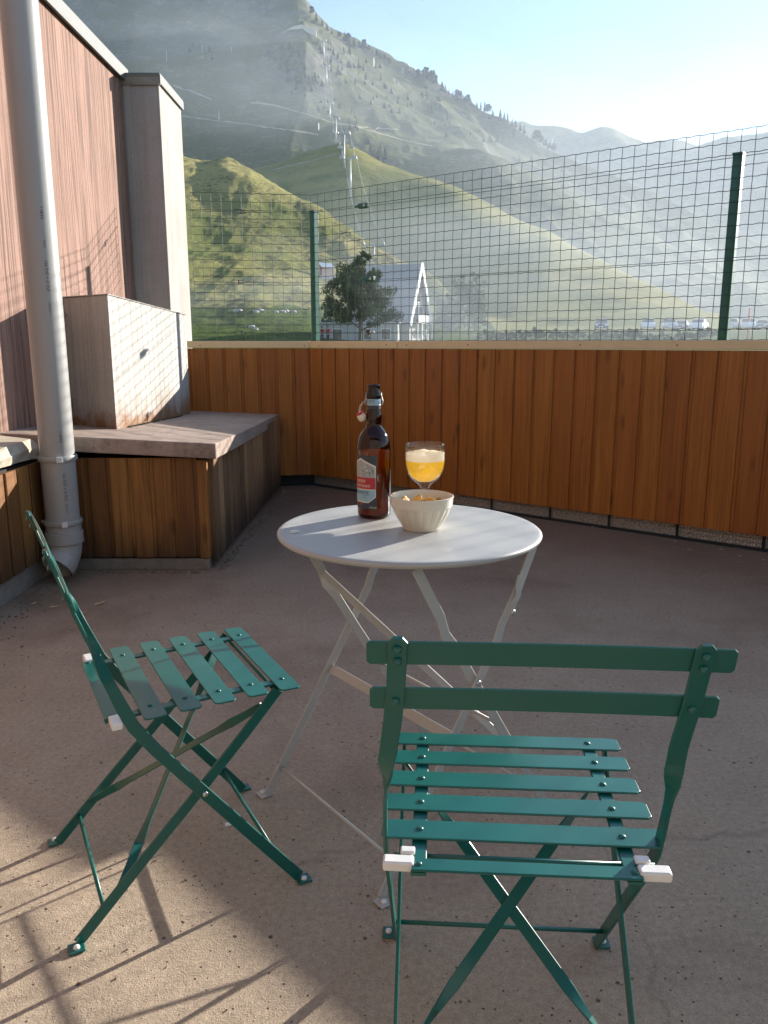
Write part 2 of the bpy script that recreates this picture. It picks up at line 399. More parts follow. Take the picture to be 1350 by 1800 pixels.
M['bottle_beer'] = glow_liquid('beer_in_bottle', (0.80, 0.46, 0.12), (1.0, 0.74, 0.28), 0.25)
M['foam'] = glow_liquid('beer_foam', (0.92, 0.90, 0.85), (0.98, 0.95, 0.9), 0.03)
M['navy'] = plain('dark_blue_grey_label', (0.030, 0.038, 0.05), 0.45, vary=0.04)
M['cream'] = plain('cream_print', (0.68, 0.64, 0.52), 0.5, vary=0.05)
M['lab_grey'] = plain('grey_print_ground', (0.33, 0.35, 0.33), 0.5, vary=0.5, scale=160)
M['lab_red'] = plain('red_print', (0.42, 0.022, 0.028), 0.45)
M['lab_blue'] = plain('pale_blue_print', (0.27, 0.43, 0.50), 0.45)
M['lab_navy'] = plain('navy_print', (0.012, 0.05, 0.14), 0.5)
M['crisp'] = plain('potato_crisp', (0.62, 0.34, 0.07), 0.55, vary=0.3, scale=90, bump=0.4)
M['leaf_dry'] = plain('dry_leaf', (0.46, 0.33, 0.18), 0.8, vary=0.3, scale=60)
# ================================================================= TERRACE
W_L0, W_C, W_R1, W_R2, W_R3, W_R4 = (-1.62, 6.22), (-0.57, 6.36), (2.30, 4.11), (3.28, 3.10), (4.05, 1.5), (4.15, -3.2)
WALL = [W_L0, W_C, W_R1, W_R2, W_R3, W_R4]
fl = MB()
inner = offset_line(WALL, -0.05)
fl.prism([(-2.3, -3.2), (4.2, -3.2)] + [tuple(p) for p in reversed(inner)][1:] + [(-2.3, 6.2)], -0.5, 0.0)
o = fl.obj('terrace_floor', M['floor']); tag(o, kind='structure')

def board_mesh(w, t, h, mat, rng):
    mb = MB(); a = w / 2; c = 0.004; z0 = rng.uniform(-0.004, 0.004)
    pr = [(-a, 0), (-a, -t + c), (-a + c, -t), (a - c, -t), (a, -t + c), (a, 0)]
    # rebated tongue shows as a lower strip beside the face
    mb.prism([(x, y) for x, y in pr], z0, h)
    mb.prism([(a + 0.0005, 0), (a + 0.0005, -t + 0.010), (a + 0.0168, -t + 0.010), (a + 0.0165, 0)], z0, h)
    return mb.mesh('board', mat)
def boards_along(root, P0, P1, z0, z1, pitch, mat, seed, t=0.02, lift=None):
    P0, P1 = Vector(P0), Vector(P1); d = P1 - P0; L = d.length; d.normalize(); ang = math.atan2(d.y, d.x)
    rng = random.Random(seed); n = max(1, int(round(L / pitch))); pt = L / n
    variants = [board_mesh(pt - 0.019, t, z1 - z0, mat, rng) for _ in range(3)]
    for i in range(n):
        p = P0 + d * (pt * (i + 0.5) - 0.009)
        inw = Vector((d.y, -d.x)) * rng.uniform(-0.001, 0.0035)
        zz = z0 + (lift(p) if lift else 0)
        o = link_mesh('board', variants[i % 3], root, (p.x + inw.x, p.y + inw.y, zz), ang + rng.uniform(-0.006, 0.006))
# ---- parapet
par = empty('parapet_wall', (0, 0, 0))
tag(par, 'chest-high curved parapet clad in orange-brown vertical boards under a beige cap strip', 'parapet')
for i in range(len(WALL) - 1):
    boards_along(par, WALL[i], WALL[i + 1], 0.09, 1.088 if i < 2 else 1.048, 0.1405, M['wood'], 11 + i)  # stretch out of view set lower so sun reaches more of the floor
wall_prism(MB(), WALL[:3], -0.003, 0.15, 0.085, 1.087).obj('wall_core', M['black'], par)
wall_prism(MB(), WALL[2:], -0.003, 0.15, 0.085, 1.047).obj('wall_core', M['black'], par)
wall_prism(MB(), WALL, -0.035, 0.15, -0.05, 0.084).obj('wall_foot', M['black'], par)
for i in range(len(WALL) - 1):                                     # cap strips, two lengths on the long side
    A, B = Vector(WALL[i]), Vector(WALL[i + 1])
    inn, out = offset_line(WALL, 0.028), offset_line(WALL, -0.14)
    cuts = [0, 0.235, 1.0] if i == 1 else [0, 1.0]
    for a, b in zip(cuts[:-1], cuts[1:]):
        q = [inn[i].lerp(inn[i + 1], a), inn[i].lerp(inn[i + 1], b), out[i].lerp(out[i + 1], b), out[i].lerp(out[i + 1], a)]
        dd = (q[1] - q[0]).normalized() * 0.0012
        q = [q[0] + dd, q[1] - dd, q[2] - dd, q[3] + dd]
        mb = MB(); dz_ = 0 if i < 2 else -0.04; mb.prism([tuple(p) for p in q], 1.092 + dz_, 1.143 + dz_); mb.obj('cap_strip', M['cap'], par, bevel=0.003)
scr = MB(); scr.lathe([(0.0045, -0.001), (0.0045, 0.002), (0.002, 0.0035)], 8, close=True)
scr_me = scr.mesh('screw', M['screw'])
for i, ts in ((0, (0.2, 0.95)), (1, (0.03, 0.21, 0.26, 0.4, 0.62, 0.78, 0.93))):
    A, B = Vector(WALL[i]), Vector(WALL[i + 1]); d = (B - A).normalized()
    for t in ts:
        p = A.lerp(B, t) + Vector((d.y, -d.x)) * 0.028
        s_ = link_mesh('screw', scr_me, par, (p.x, p.y, 1.106 + 0.012 * ((t * 37) % 1)))
        s_.rotation_euler = (R(90), 0, math.atan2(d.y, d.x))
# galvanised ventilation strip in the gap under the boards, and the black kerb
def vent_mesh(P0, P1, z0, z1):
    P0, P1 = Vector(P0), Vector(P1); d = P1 - P0; L = d.length; d.normalize(); nrm = Vector((d.y, -d.x))
    nx = int(L / 0.006); nz = 13; vs = []; fs = []
    for j in range(nz):
        for i in range(nx + 1):
            x = i * L / nx; z = z0 + (z1 - z0) * j / (nz - 1)
            ph = math.cos(x / 0.018 * math.pi * 2 + (math.pi if (j // 2) % 2 else 0)) * (1 if j % 2 else 0.1)
            q = P0 + d * x + nrm * (0.004 * ph)
            vs.append((q.x, q.y, z))
    for j in range(nz - 1):
        for i in range(nx):
            a = j * (nx + 1) + i; fs.append((a, a + 1, a + nx + 2, a + nx + 1))
    m = MB(); m.add(vs, fs); return m
gv = G('expanded_metal', metal=0.6, rough=0.5); pz = gv.coord()
gv.set(color=gv.ramp(gv.noise(pz, 160, 3, 0.7), [(0.35, (0.10, 0.085, 0.07)), (0.6, (0.60, 0.53, 0.44))]))
M['vent'] = gv.mat
IN = offset_line(WALL, -0.02)
for i in range(1, 4):
    vent_mesh(IN[i], IN[i + 1], 0.012, 0.088).obj('vent_mesh', M['vent'], par)
wall_prism(MB(), WALL, 0.012, 0.05, -0.02, 0.012).obj('kerb', M['black'], par)
for t in (0.30, 0.455, 0.575, 0.685, 0.80, 0.93):
    p = Vector(W_C).lerp(Vector(W_R1), t)
    MB().box((p.x, p.y + 0.005, 0.05), (0.012, 0.012, 0.085)).obj('tie_strap', M['black'], par)

# ---- low bench wall in the corner
bn = empty('low_bench_wall', (-1.2, 5.0, 0))
tag(bn, 'knee-high planter-like ledge with board sides and a stained concrete slab top', 'ledge')
bn_off = Vector((-1.2, 5.0, 0))
def bz(x, y): return 0.652 + 0.047 * (-0.82 - x) - 0.030 * (y - 3.85)
def inb(p): return (p[0] + 1.2, p[1] - 5.0)
sl = MB(); poly = [(-1.93, 3.86), (-1.45, 3.855), (-0.815, 3.835), (-0.813, 4.6), (-0.822, 5.3), (-0.832, 6.325), (-1.60, 6.235), (-1.93, 6.19)]
sl.prism([inb(p) for p in poly], lambda x, y: bz(x - 1.2, y + 5.0) - 0.075, lambda x, y: bz(x - 1.2, y + 5.0))
so = sl.obj('slab', M['slab'], bn); bev(so, 0.006, 2)
class Sh:                                                           # boards in local coordinates of the ledge
    pass
boards_along(bn, inb((-1.57, 3.905)), inb((-0.925, 3.905)), 0.075, 0.575, 0.113, M['wood_old'], 31, lift=lambda p: 0)
boards_along(bn, inb((-0.882, 3.93)), inb((-0.845, 6.25)), 0.045, 0.565, 0.118, M['wood_side'], 32, t=0.030)
MB().box((-0.882 + 1.2 - 0.018, 3.905 - 5.0 + 0.004, 0.315), (0.05, 0.046, 0.50)).obj('corner_post', M['wood_old'], bn, bevel=0.003)
cr = MB(); cr.prism([inb(p) for p in [(-1.9, 3.93), (-0.90, 3.93), (-0.865, 6.2), (-1.9, 6.16)]], 0.03, 0.50); cr.obj('ledge_core', M['black'], bn)
MB().box((-1.235 + 1.2, 3.925 - 5.0, 0.03), (0.70, 0.06, 0.062)).obj('plinth', M['plinth'], bn, bevel=0.006)

# ---- building
bd = empty('pink_building', (-2.2, 3.0, 0))
tag(bd, 'building side in pink board-marked concrete with a tall pale chimney shaft at its far end', 'building')
ob = Vector((-2.2, 3.0, 0))
def L(*p): return tuple(Vector(p) - ob)
w = MB(); w.box(L(-2.13, 1.325, 1.45), (0.50, 9.85, 3.10)); w.obj('wall', M['pink'], bd)
fl_ = MB(); fl_.box(L(-2.10, 1.32, 3.025), (0.50, 9.90, 0.05)); fl_.box(L(-1.852, 1.32, 3.005), (0.018, 9.90, 0.09)); fl_.obj('flashing', M['zinc'], bd, bevel=0.002)
MB().box(L(-1.862, 6.252, 2.1), (0.03, 0.02, 1.9)).obj('joint_strip', M['zinc'], bd)
ch = MB(); ch.box(L(-1.755, 6.53, 1.76), (0.285, 0.64, 2.44)); cho = ch.obj('chimney', M['chimney'], bd, bevel=0.004)
cp = MB(); cp.box(L(-1.752, 6.53, 2.995), (0.31, 0.68, 0.028)); cp.box(L(-1.60, 6.53, 2.97), (0.012, 0.68, 0.06)); cp.obj('chimney_cap', M['zinc'], cho)
MB().box(L(-1.75, 6.196, 2.965), (0.305, 0.012, 0.07)).obj('cap_front', M['zinc_brown'], cho)
MB().box(L(-1.84, 6.2035, 1.9), (0.05, 0.008, 2.1)).obj('edge_strip', M['chimney'], cho)
# ledge and boards under the pink wall
lg = MB(); ys = np.linspace(-3.2, 3.85, 60); rg = random.Random(5); rows = []
for y in ys:
    k = max(0.0, 1 - abs(y - 3.86) / 0.55)
    rows.append([(-1.95, y, 0.60), (-1.665 + rg.uniform(-.006, .006), y, 0.60 - 0.01 * k), (-1.64 + rg.uniform(-.01, .008) - 0.03 * k, y, 0.635 + rg.uniform(-.006, .006)),
                 (-1.66 + rg.uniform(-.008, .008) - 0.05 * k, y, 0.676 + rg.uniform(-.005, .005)), (-1.78 - 0.02 * k, y, 0.688 + rg.uniform(-.004, .004)), (-1.95, y, 0.70)])
n6 = 6; vs_ = [p for r_ in rows for p in r_]
fs_ = [(i * n6 + j, i * n6 + (j + 1) % n6, (i + 1) * n6 + (j + 1) % n6, (i + 1) * n6 + j) for i in range(len(rows) - 1) for j in range(n6)]
fs_ += [tuple(range(n6)), tuple(range((len(rows) - 1) * n6, len(rows) * n6))]
M['ledge'] = concrete('rough_lime_ledge', (0.40, 0.34, 0.26), (0.56, 0.50, 0.40), pits=0.9, moss=0.25)
lg.add([L(*p) for p in vs_], fs_); lg.obj('ledge', M['ledge'], bd)
# rounded pink toe where the wall meets the ledge
MB().tube([L(-1.90, y, 0.685) for y in np.linspace(-3, 3.84, 20)], 0.05, 8).obj('wall_toe', M['pink'], bd, smooth=True)
lb = empty('board_skirt', L(-1.665, 0, 0)); lb.parent = bd
boards_along(lb, (0, -1.6), (0, 3.90), 0.115, 0.575, 0.122, M['wood_old'], 41)
MB().box(L(-1.80, 1.3, 0.33), (0.24, 5.2, 0.5)).obj('skirt_core', M['black'], bd)
vm = vent_mesh((-1.672 + 2.2, -4.6), (-1.672 + 2.2, 0.9), 0.0, 0.11); vm.obj('vent_mesh', M['plinth'], bd)

# ---- unseen wall added behind the viewer to block sky and bounce sunlight
M['fill_wall'] = plain('fill_wall_render', (0.26, 0.25, 0.235), .9, vary=.1, scale=2)
cf = empty('unseen_fill_wall', (1.0, -1.9, 0)); tag(cf, 'plain unseen wall added behind the viewer to shape the fill light', 'building')
MB().box((0, -0.1, 1.6), (6.9, 0.2, 3.6)).obj('wall', M['fill_wall'], cf)
MB().box((0, 0.25, 3.2), (6.9, 1.0, 0.12)).obj('eaves', M['plinth'], cf)  # overhang of the added wall
# ---- white box standing on the slab
bx = empty('white_box', (-1.6, 5.1, 0.66))
tag(bx, 'white painted box with rust stains standing on the slab against the pink wall', 'duct box')
q = [(-1.757, 4.52), (-1.46, 4.35), (-1.42, 5.87), (-1.865, 5.87), (-1.865, 4.60)]
def zt(x, y): return 1.377 - 0.036 * (y + 5.1 - 4.35) - 0.66
ql = [(x + 1.6, y - 5.1) for x, y in q]
b_ = MB(); b_.prism(ql, lambda x, y: bz(x - 1.6, y + 5.1) - 0.66 - 0.004, zt)
bo = b_.obj('casing', M['box'], bx, bevel=0.004)
c_ = MB(); c_.prism([(p[0] + dx, p[1] + dy) for p, (dx, dy) in zip(ql, ((-.004, -.006), (.005, -.006), (.005, .004), (0, .004), (0, 0)))], lambda x, y: zt(x, y) + 0.001, lambda x, y: zt(x, y) + 0.006)
c_.obj('lid', M['chimney'], bx)
MB().box((-1.775 + 1.6, 4.535 - 5.1, 0.36), (0.028, 0.02, 0.70), Matrix.Rotation(-0.5, 3, 'Z')).obj('edge_flange', M['zinc_brown'], bx)
for zz in (0.14, 0.62):
    MB().box((-1.765 + 1.6, 4.512 - 5.1, zz), (0.034, 0.012, 0.018), Matrix.Rotation(-0.5, 3, 'Z')).obj('bracket', M['steel'], bx)
ms = MB(); rg = random.Random(3)
for i in range(150):                                                # dirt and moss along the foot of the box
    t = rg.random() ** 1.4; x = -1.45 + 0.03 * t + abs(rg.gauss(0, .008)); y = 4.5 + t * 1.1
    s_ = rg.uniform(.003, .010); ms.box((x + 1.6, y - 5.1, bz(x, y) - 0.66 + s_ * .3), (s_, s_ * 1.3, s_ * .9), Matrix.Rotation(rg.random() * 3, 3, 'Z'))
M['mossy'] = plain('moss_and_dirt', (0.06, 0.055, 0.03), 0.95, vary=0.5, scale=80)
mo = ms.obj('moss', M['mossy'], bx); mo['kind'] = 'stuff'

# ---- downpipe
dp = empty('downpipe', (-1.54, 3.73, 0))
tag(dp, 'grey plastic rainwater downpipe with clamps and an open elbow at the floor', 'downpipe')
pr_ = 0.078
def pipe_shell(mb, pts, ro, n=40, wall=0.004):
    mb.tube(pts, ro, n, caps=False); mb.tube(pts, ro - wall, n, caps=False); return mb
pipe_shell(MB(), [(0, 0, 0.25), (0, 0, 2.62)], pr_).obj('pipe', M['pvc'], dp, smooth=True)
MB().tube([(0, 0, 2.62), (0, 0, 2.625), (0, 0, 3.4)], [pr_ + .001, pr_ + 0.006, pr_ + 0.006], 40).obj('socket', M['pvc'], dp, smooth=True, angle=40)
for zc in (0.60, 0.292):
    rc = pr_ + 0.004
    c1 = MB(); c1.lathe([(rc - .004, zc - .012), (rc + .004, zc - .012), (rc + .006, zc - .007), (rc + .006, zc + .007), (rc + .004, zc + .012), (rc - .004, zc + .012)], 40)
    co_ = c1.obj('clamp', M['pvc'], dp, smooth=True, angle=40)
    a = math.atan2(-3.73, 1.54) + 0.06
    MB().box((math.cos(a) * (rc + .009), math.sin(a) * (rc + .009), zc), (0.012, 0.026, 0.027), Matrix.Rotation(a, 3, 'Z')).obj('clip', M['pvc_clip'], co_, bevel=0.002)
    MB().box((-0.10, 0, zc), (0.05, 0.012, 0.012)).obj('bracket', M['pvc'], co_)
cpl = MB(); cpl.lathe([(pr_, 0.275), (pr_ + .003, 0.275), (pr_ + .003, 0.245), (pr_ + .009, 0.242), (pr_ + .010, 0.190), (pr_ + .004, 0.186)], 40); cpl.obj('coupling', M['pvc'], dp, smooth=True, angle=30)
hd = Vector((-0.40, -0.92, 0)).normalized(); pts = []
for k in range(9):
    a = R(50) * k / 8; rr = 0.12
    pts.append(hd * (rr * (1 - math.cos(a))) + Vector((0, 0, 0.190 - rr * math.sin(a))))
tdir = (hd * math.sin(R(50)) - Vector((0, 0, math.cos(R(50)))))
pts.append(pts[-1] + tdir * 0.03)
el = MB(); pipe_shell(el, pts, pr_ + .001, wall=.005)
elo = el.obj('elbow', M['pvc'], dp, smooth=True, angle=50)
rim = MB(); rim.tube([pts[-1] - tdir * .052, pts[-1] - tdir * .050, pts[-1] - tdir * .002, pts[-1]], [pr_ + .001, pr_ + .004, pr_ + .004, pr_ + .0015], 40, caps=False); rim.obj('elbow_rim', M['pvc'], elo, smooth=True, angle=40)
MB().tube([pts[6] , pts[7]], pr_ - .006, 24).obj('elbow_dark_plug', M['black'], elo)  # black plug standing in for the shade inside the elbow

def text_mesh(body, size, mat, sp=1.0):
    cu = bpy.data.curves.new('lettering', 'FONT'); cu.body = body; cu.size = size; cu.align_x = 'CENTER'; cu.align_y = 'CENTER'; cu.space_character = sp
    cu.resolution_u = 2
    ob_ = bpy.data.objects.new('lettering', cu); COL.objects.link(ob_); bpy.context.view_layer.update()
    dg = bpy.context.evaluated_depsgraph_get(); me = bpy.data.meshes.new_from_object(ob_.evaluated_get(dg)); me.name = 'lettering'
    bpy.data.objects.remove(ob_); bpy.data.curves.remove(cu)
    me.materials.clear(); me.materials.append(mat); return me
def wrap_text(body, size, mat, r, a0, z0, parent, upright=True, name='lettering', sx=1.0, bold=0.0, slant=0.0):
    """lettering laid round a vertical cylinder of radius r about the parent's axis, centred on angle a0, height z0"""
    me = text_mesh(body, size, mat)
    bm = bmesh.new(); bm.from_mesh(me)
    bmesh.ops.subdivide_edges(bm, edges=[e for e in bm.edges if e.calc_length() > size * .25], cuts=2)
    for v in bm.verts:
        s, t = (v.co.x * sx, v.co.y) if upright else (-v.co.y, v.co.x * sx)
        a = a0 + s / r; v.co = Vector((math.cos(a) * r, math.sin(a) * r, z0 + t + slant * s))
    bm.to_mesh(me); bm.free()
    return link_mesh(name, me, parent)
a_c = math.atan2(-3.73, 1.54) + R(16)
for z0, bodies in ((0.47, (('(N) E + (N) M1', 0.0, .021), ('13725087', -.105, .012))), (1.45, (('(N) E + (N) M1', -0.03, .021), ('D532', .105, .014), ('13725087', -.17, .012)))):
    for body, dz, sz in bodies:
        wrap_text(body, sz, M['print'], pr_ + .0012, a_c, z0 + dz, dp, upright=False)
    for k in range(9):                                              # barcode dashes
        a = a_c - .02; zz = z0 + .21 + k * .0042 * (1 + (k % 3) * .2)
        MB().box((math.cos(a) * (pr_ + .0008), math.sin(a) * (pr_ + .0008), zz), (.001, .013, .002), Matrix.Rotation(a, 3, 'Z')).obj('print_bar', M['print'], dp)

# ---- mesh fence on the parapet
fn = empty('mesh_fence', (0, 0, 1.14))
tag(fn, 'green welded wire mesh fence on square posts along the top of the parapet', 'fence')
FZ = 1.14; TOP = 2.225; FL = offset_line(WALL, -0.045); FL[0] = FL[0].lerp(FL[1], 0.17)
hv = (TOP - 1.145) / 18.0
vm_ = MB(); pts = []
for k in range(19): pts += [(0, 0.0015 * (-1) ** k, 0.005 + k * hv)]
vm_.tube(pts, 0.0018, 5); vwire = vm_.mesh('vertical_wire', M['wire'], True)
for i in range(len(FL) - 2):
    A, B = FL[i], FL[i + 1]; d = B - A; Ln = d.length; d.normalize(); ang = math.atan2(d.y, d.x); n = int(round(Ln / 0.0725)); st = Ln / n
    for k in range(n + (1 if i == len(FL) - 3 else 0)):
        p = A + d * (st * k)
        link_mesh('vertical_wire', vwire, fn, (p.x, p.y, 0), ang + random.uniform(-.01, .01))
    hw = MB(); pts = []
    for k in range(n):
        for f, zz in ((0.0, 0.0), (0.32, -0.0035), (0.5, 0.0), (0.68, 0.0035)): pts.append(((k + f) * st, 0.0, zz * 0.6))
    pts.append((Ln, 0, 0)); hw.tube(pts, 0.0019, 5); hme = hw.mesh('horizontal_wire', M['wire'], True)
    for j in range(19):
        o = link_mesh('horizontal_wire', hme, fn, (A.x, A.y, 0.005 + j * hv), ang)
    sag = 0.012 if i == 1 else 0.004
    for zt_ in (2.095, 1.585, 1.205):
        tw = MB(); tw.tube([(f * Ln, -0.006, -sag * 4 * f * (1 - f)) for f in np.linspace(0, 1, 14)], 0.0017, 5)
        tw.obj('tension_wire', M['wire'], fn, True, loc=(A.x, A.y, zt_ - FZ), rz=ang)
pm = MB(); pm.box((0, 0, 0.49), (0.05, 0.05, 0.99)); post_me = pm.mesh('post', M['green_post'])
capm = MB(); capm.box((0, 0, 0.99), (0.054, 0.054, 0.012)); cap_me = capm.mesh('post_cap', M['green_post'])
def fence_post(p, ang):
    po = link_mesh('post', post_me, fn, (p[0], p[1], -0.02), ang); bev(po, .004)
    link_mesh('post_cap', cap_me, po)
for i in (1, 2, 3, 4):
    e = (Vector(WALL[i + 1]) - Vector(WALL[i])).normalized(); nrm = Vector((-e.y, e.x)); 
    p = Vector(FL[i]) + nrm * 0.032
    if i == 1: fence_post(p, R(50))
    elif i > 2: fence_post(p, math.atan2(e.y, e.x))
A, B = Vector(FL[1]), Vector(FL[2]); e = (B - A).normalized(); nrm = Vector((-e.y, e.x))
_d = ray(1271, 560); pr2 = Vector((_d.x, _d.y)) * (A.dot(nrm) / (_d.x * nrm.x + _d.y * nrm.y)) + nrm * 0.034
fence_post(pr2, math.atan2(e.y, e.x)); 
A, B = Vector(FL[0]), Vector(FL[1])
# ratchet tensioners (right of the corner post) and wire hooks (left of it)
def tensioner(p, ang, kind):
    t = empty('tensioner', (p[0], p[1], p[2] - FZ), ang); t.parent = fn
    if kind == 'ratchet':
        MB().box((0.0, -0.014, 0), (0.085, 0.034, 0.036)).obj('housing', M['green_post'], t, bevel=0.008)
        m = MB(); m.lathe([(0.011, -0.024), (0.011, 0.024)], 10, close=True); oo = m.obj('spool', M['steel'], t, loc=(0.022, -0.014, 0)); oo.rotation_euler = (R(90), 0, 0)
        MB().strap([(-0.04, -0.012, 0), (-0.062, -0.012, 0.002), (-0.085, -0.008, 0)], (0, 0, 1), [0.03, 0.016, 0.005], 0.006).obj('nose', M['green_post'], t)
    elif kind == 'clip':
        MB().tube([(-0.05, -0.01, 0.004), (-0.02, -0.01, 0.014), (0.03, -0.012, 0.016), (0.052, -0.01, 0.0), (0.03, -0.01, -0.014), (-0.01, -0.01, -0.012), (-0.05, -0.01, 0.002)], 0.0035, 6).obj('loop', M['steel'], t, True)
        MB().box((0.0, -0.015, 0.004), (0.035, 0.02, 0.032)).obj('housing', M['wire'], t, bevel=0.004)
        MB().box((0.004, -0.016, -0.018), (0.010, 0.012, 0.028)).obj('lever', M['wire'], t)
    else:
        MB().tube([(-0.055, -0.008, 0.0), (-0.05, -0.008, 0.013), (0.0, -0.008, 0.014), (0.032, -0.008, 0.008), (0.06, -0.008, 0.0), (0.032, -0.008, -0.008), (0.0, -0.008, -0.014), (-0.05, -0.008, -0.013), (-0.055, -0.008, 0.0)], 0.0022, 6).obj('loop', M['wire'], t, True)
        MB().box((0.0, -0.010, 0.0), (0.010, 0.012, 0.034)).obj('housing', M['wire'], t, bevel=0.002)
        MB().tube([(0.055, -0.008, 0), (0.08, -0.005, 0.005), (0.10, -0.006, -0.002), (0.12, -0.004, 0.001)], 0.002, 5).obj('wire_tail', M['wire'], t, True)
def on_wall(px, py, i):
    d = ray(px, py); A, B = Vector(FL[i]), Vector(FL[i + 1]); e = (B - A).normalized(); nr = Vector((-e.y, e.x))
    s = A.dot(nr) / (d.x * nr.x + d.y * nr.y); return (d.x * s, d.y * s, EYE + d.z * s), math.atan2(e.y, e.x)
for px, py, i, k in ((641, 355, 1, 'ratchet'), (652, 491, 1, 'ratchet'), (650, 583, 1, 'clip'), (424, 369, 0, 'hook'), (420, 495, 0, 'hook'), (425, 583, 0, 'hook')):
    p, a = on_wall(px, py, i); zz = {True: p[2]}[True]
    tensioner((p[0], p[1], min((2.095, 1.585, 1.205), key=lambda z: abs(z - p[2]))), a, k)
# ================================================================= FURNITURE
def make_chair():
    t = empty('folding_chair')
    gm = M['green']
    riv = MB(); riv.lathe([(0.0054, 0.0), (0.0050, 0.0013), (0.0034, 0.0025), (0.0010, 0.0030)], 10, close=True); riv_g = riv.mesh('rivet', gm, True)
    riv_s = MB().lathe([(0.006, 0.0), (0.0056, 0.0016), (0.003, 0.003)], 10, close=True).mesh('rivet', M['rivet_steel'], True)
    plug_me = MB().lathe([(0.0065, 0.0), (0.006, 0.004), (0.003, 0.0062)], 10, close=True).mesh('foot_plug', M['white_plastic'], True)
    # A bars: front foot, crossing, bend at the seat, twist, up to the back slats
    for s in (-1, 1):
        ya = 0.192 * s
        up = [(0.222, ya, 0.006), (0.13, ya, 0.126), (0.03, ya, 0.256), (-0.06, ya, 0.373), (-0.098, ya, 0.430), (-0.118, ya * .995, 0.478), (-0.132, ya * .99, 0.516), (-0.143, ya * .985, 0.545), (-0.150, ya * .98, 0.567),
              (-0.156, ya * .975, 0.585), (-0.163, ya * .965 - .001, 0.603), (-0.170, ya * .958 - .002, 0.625), (-0.178, ya * .952 - .004, 0.648), (-0.196, ya * .945 - .008, 0.699), (-0.221, ya * .94 - .011, 0.779), (-0.2235, ya * .94 - .011, 0.786)]
        wd = []
        for i, p in enumerate(up):
            f = min(1, max(0, (p[2] - 0.520) / 0.095)); f = f * f * (3 - 2 * f)
            wd.append(Vector((1, 0, 0.45)).lerp(Vector((0, 1, 0)), f))
        wl = [0.024] * len(up); wl[6] = 0.021; wl[7] = 0.021; wl[-1] = 0.012
        bar = MB().strap(up, wd, wl, 0.0055).obj('back_leg_bar', gm, t, smooth=True, angle=35)
        MB().box((0.228, ya + 0.011 * s, 0.003), (0.030, 0.030, 0.0045)).obj('foot_tab', gm, bar, bevel=0.002)
        link_mesh('foot_plug', plug_me, bar, (0.228, ya + 0.014 * s, 0.005))
        rv = link_mesh('rivet', riv_s, bar, (0.0285, ya + 0.0028 * s, 0.257)); rv.rotation_euler = (R(-90 * s), 0, 0)
        # B legs: rear foot to the seat front
        yb = 0.176 * s
        lb_ = [(-0.224, yb, 0.006), (-0.1, yb, 0.1335), (0.028, yb, 0.262), (0.12, yb, 0.357), (0.192, yb, 0.436)]
        leg = MB().strap(lb_, Vector((1, 0, -0.9)), 0.022, 0.0055).obj('leg', gm, t, smooth=True, angle=35)
        MB().box((-0.23, yb + 0.011 * s, 0.003), (0.030, 0.030, 0.0045)).obj('foot_tab', gm, leg, bevel=0.002)
        link_mesh('foot_plug', plug_me, leg, (-0.23, yb + 0.014 * s, 0.005))
        # seat rails
        yr = 0.1425 * s
        MB().strap([(-0.182, yr, 0.437), (-0.05, yr, 0.4415), (0.10, yr, 0.4435), (0.196, yr, 0.442)], Vector((0, 1, 0)), 0.021, 0.005).obj('seat_rail', gm, t, smooth=True, angle=35)
        MB().strap([(0.192, yr, 0.441), (0.194, yr + .018 * s, 0.430), (0.192, yb, 0.428)], Vector((1, 0, 0)), 0.018, 0.004).obj('hinge_tab', gm, t)
        # white end clips
        MB().box((-0.166, 0.170 * s, 0.4415), (0.020, 0.042, 0.014)).obj('end_clip', M['white_plastic'], t, bevel=0.003)
        MB().box((-0.147, 0.158 * s, 0.4475), (0.014, 0.020, 0.006)).obj('clip_tab', M['white_plastic'], t, bevel=0.002)
    # seat slats
    sl_m = MB()
    c = 0.006; hw, hl = 0.0215, 0.197
    prof = [(-hw, -0.003), (-hw + 0.002, 0.0), (hw - 0.002, 0.0), (hw, -0.003)]
    poly = [(-hw, -hl + c), (-hw + c, -hl), (hw - c, -hl), (hw, -hl + c), (hw, hl - c), (hw - c, hl), (-hw + c, hl), (-hw, hl - c)]
    sl_m.prism(poly, -0.0018, 0.0018); slat_me = sl_m.mesh('seat_slat', gm)
    for k, x in enumerate((0.171, 0.104, 0.037, -0.030, -0.097)):
        z = 0.4475 + (-0.0008 if k in (0, 4) else 0.0006)
        so_ = link_mesh('seat_slat', slat_me, t, (x, 0, z)); bev(so_, 0.0012)
        so_.rotation_euler = (0, R((1.6, 0.5, 0.0, -0.4, -1.0)[k]), 0)
        for s in (-1, 1): link_mesh('rivet', riv_g, so_, (0, 0.1425 * s, 0.0017))
    # rear bar, rod
    rb = MB().strap([(-0.170, y, 0.4425) for y in (-0.152, 0, 0.152)], Vector((1, 0, 0)), 0.026, 0.004).obj('rear_bar', gm, t)
    for s in (-1, 1): link_mesh('rivet', riv_g, rb, (-0.170, 0.143 * s, 0.4443))
    MB().tube([(-0.137, -0.178, 0.432), (-0.137, 0.178, 0.432)], 0.0042, 10).obj('seat_rod', gm, t, True)
    MB().tube([(0.190, -0.176, 0.430), (0.190, 0.176, 0.430)], 0.0035, 10).obj('hinge_rod', gm, t, True)
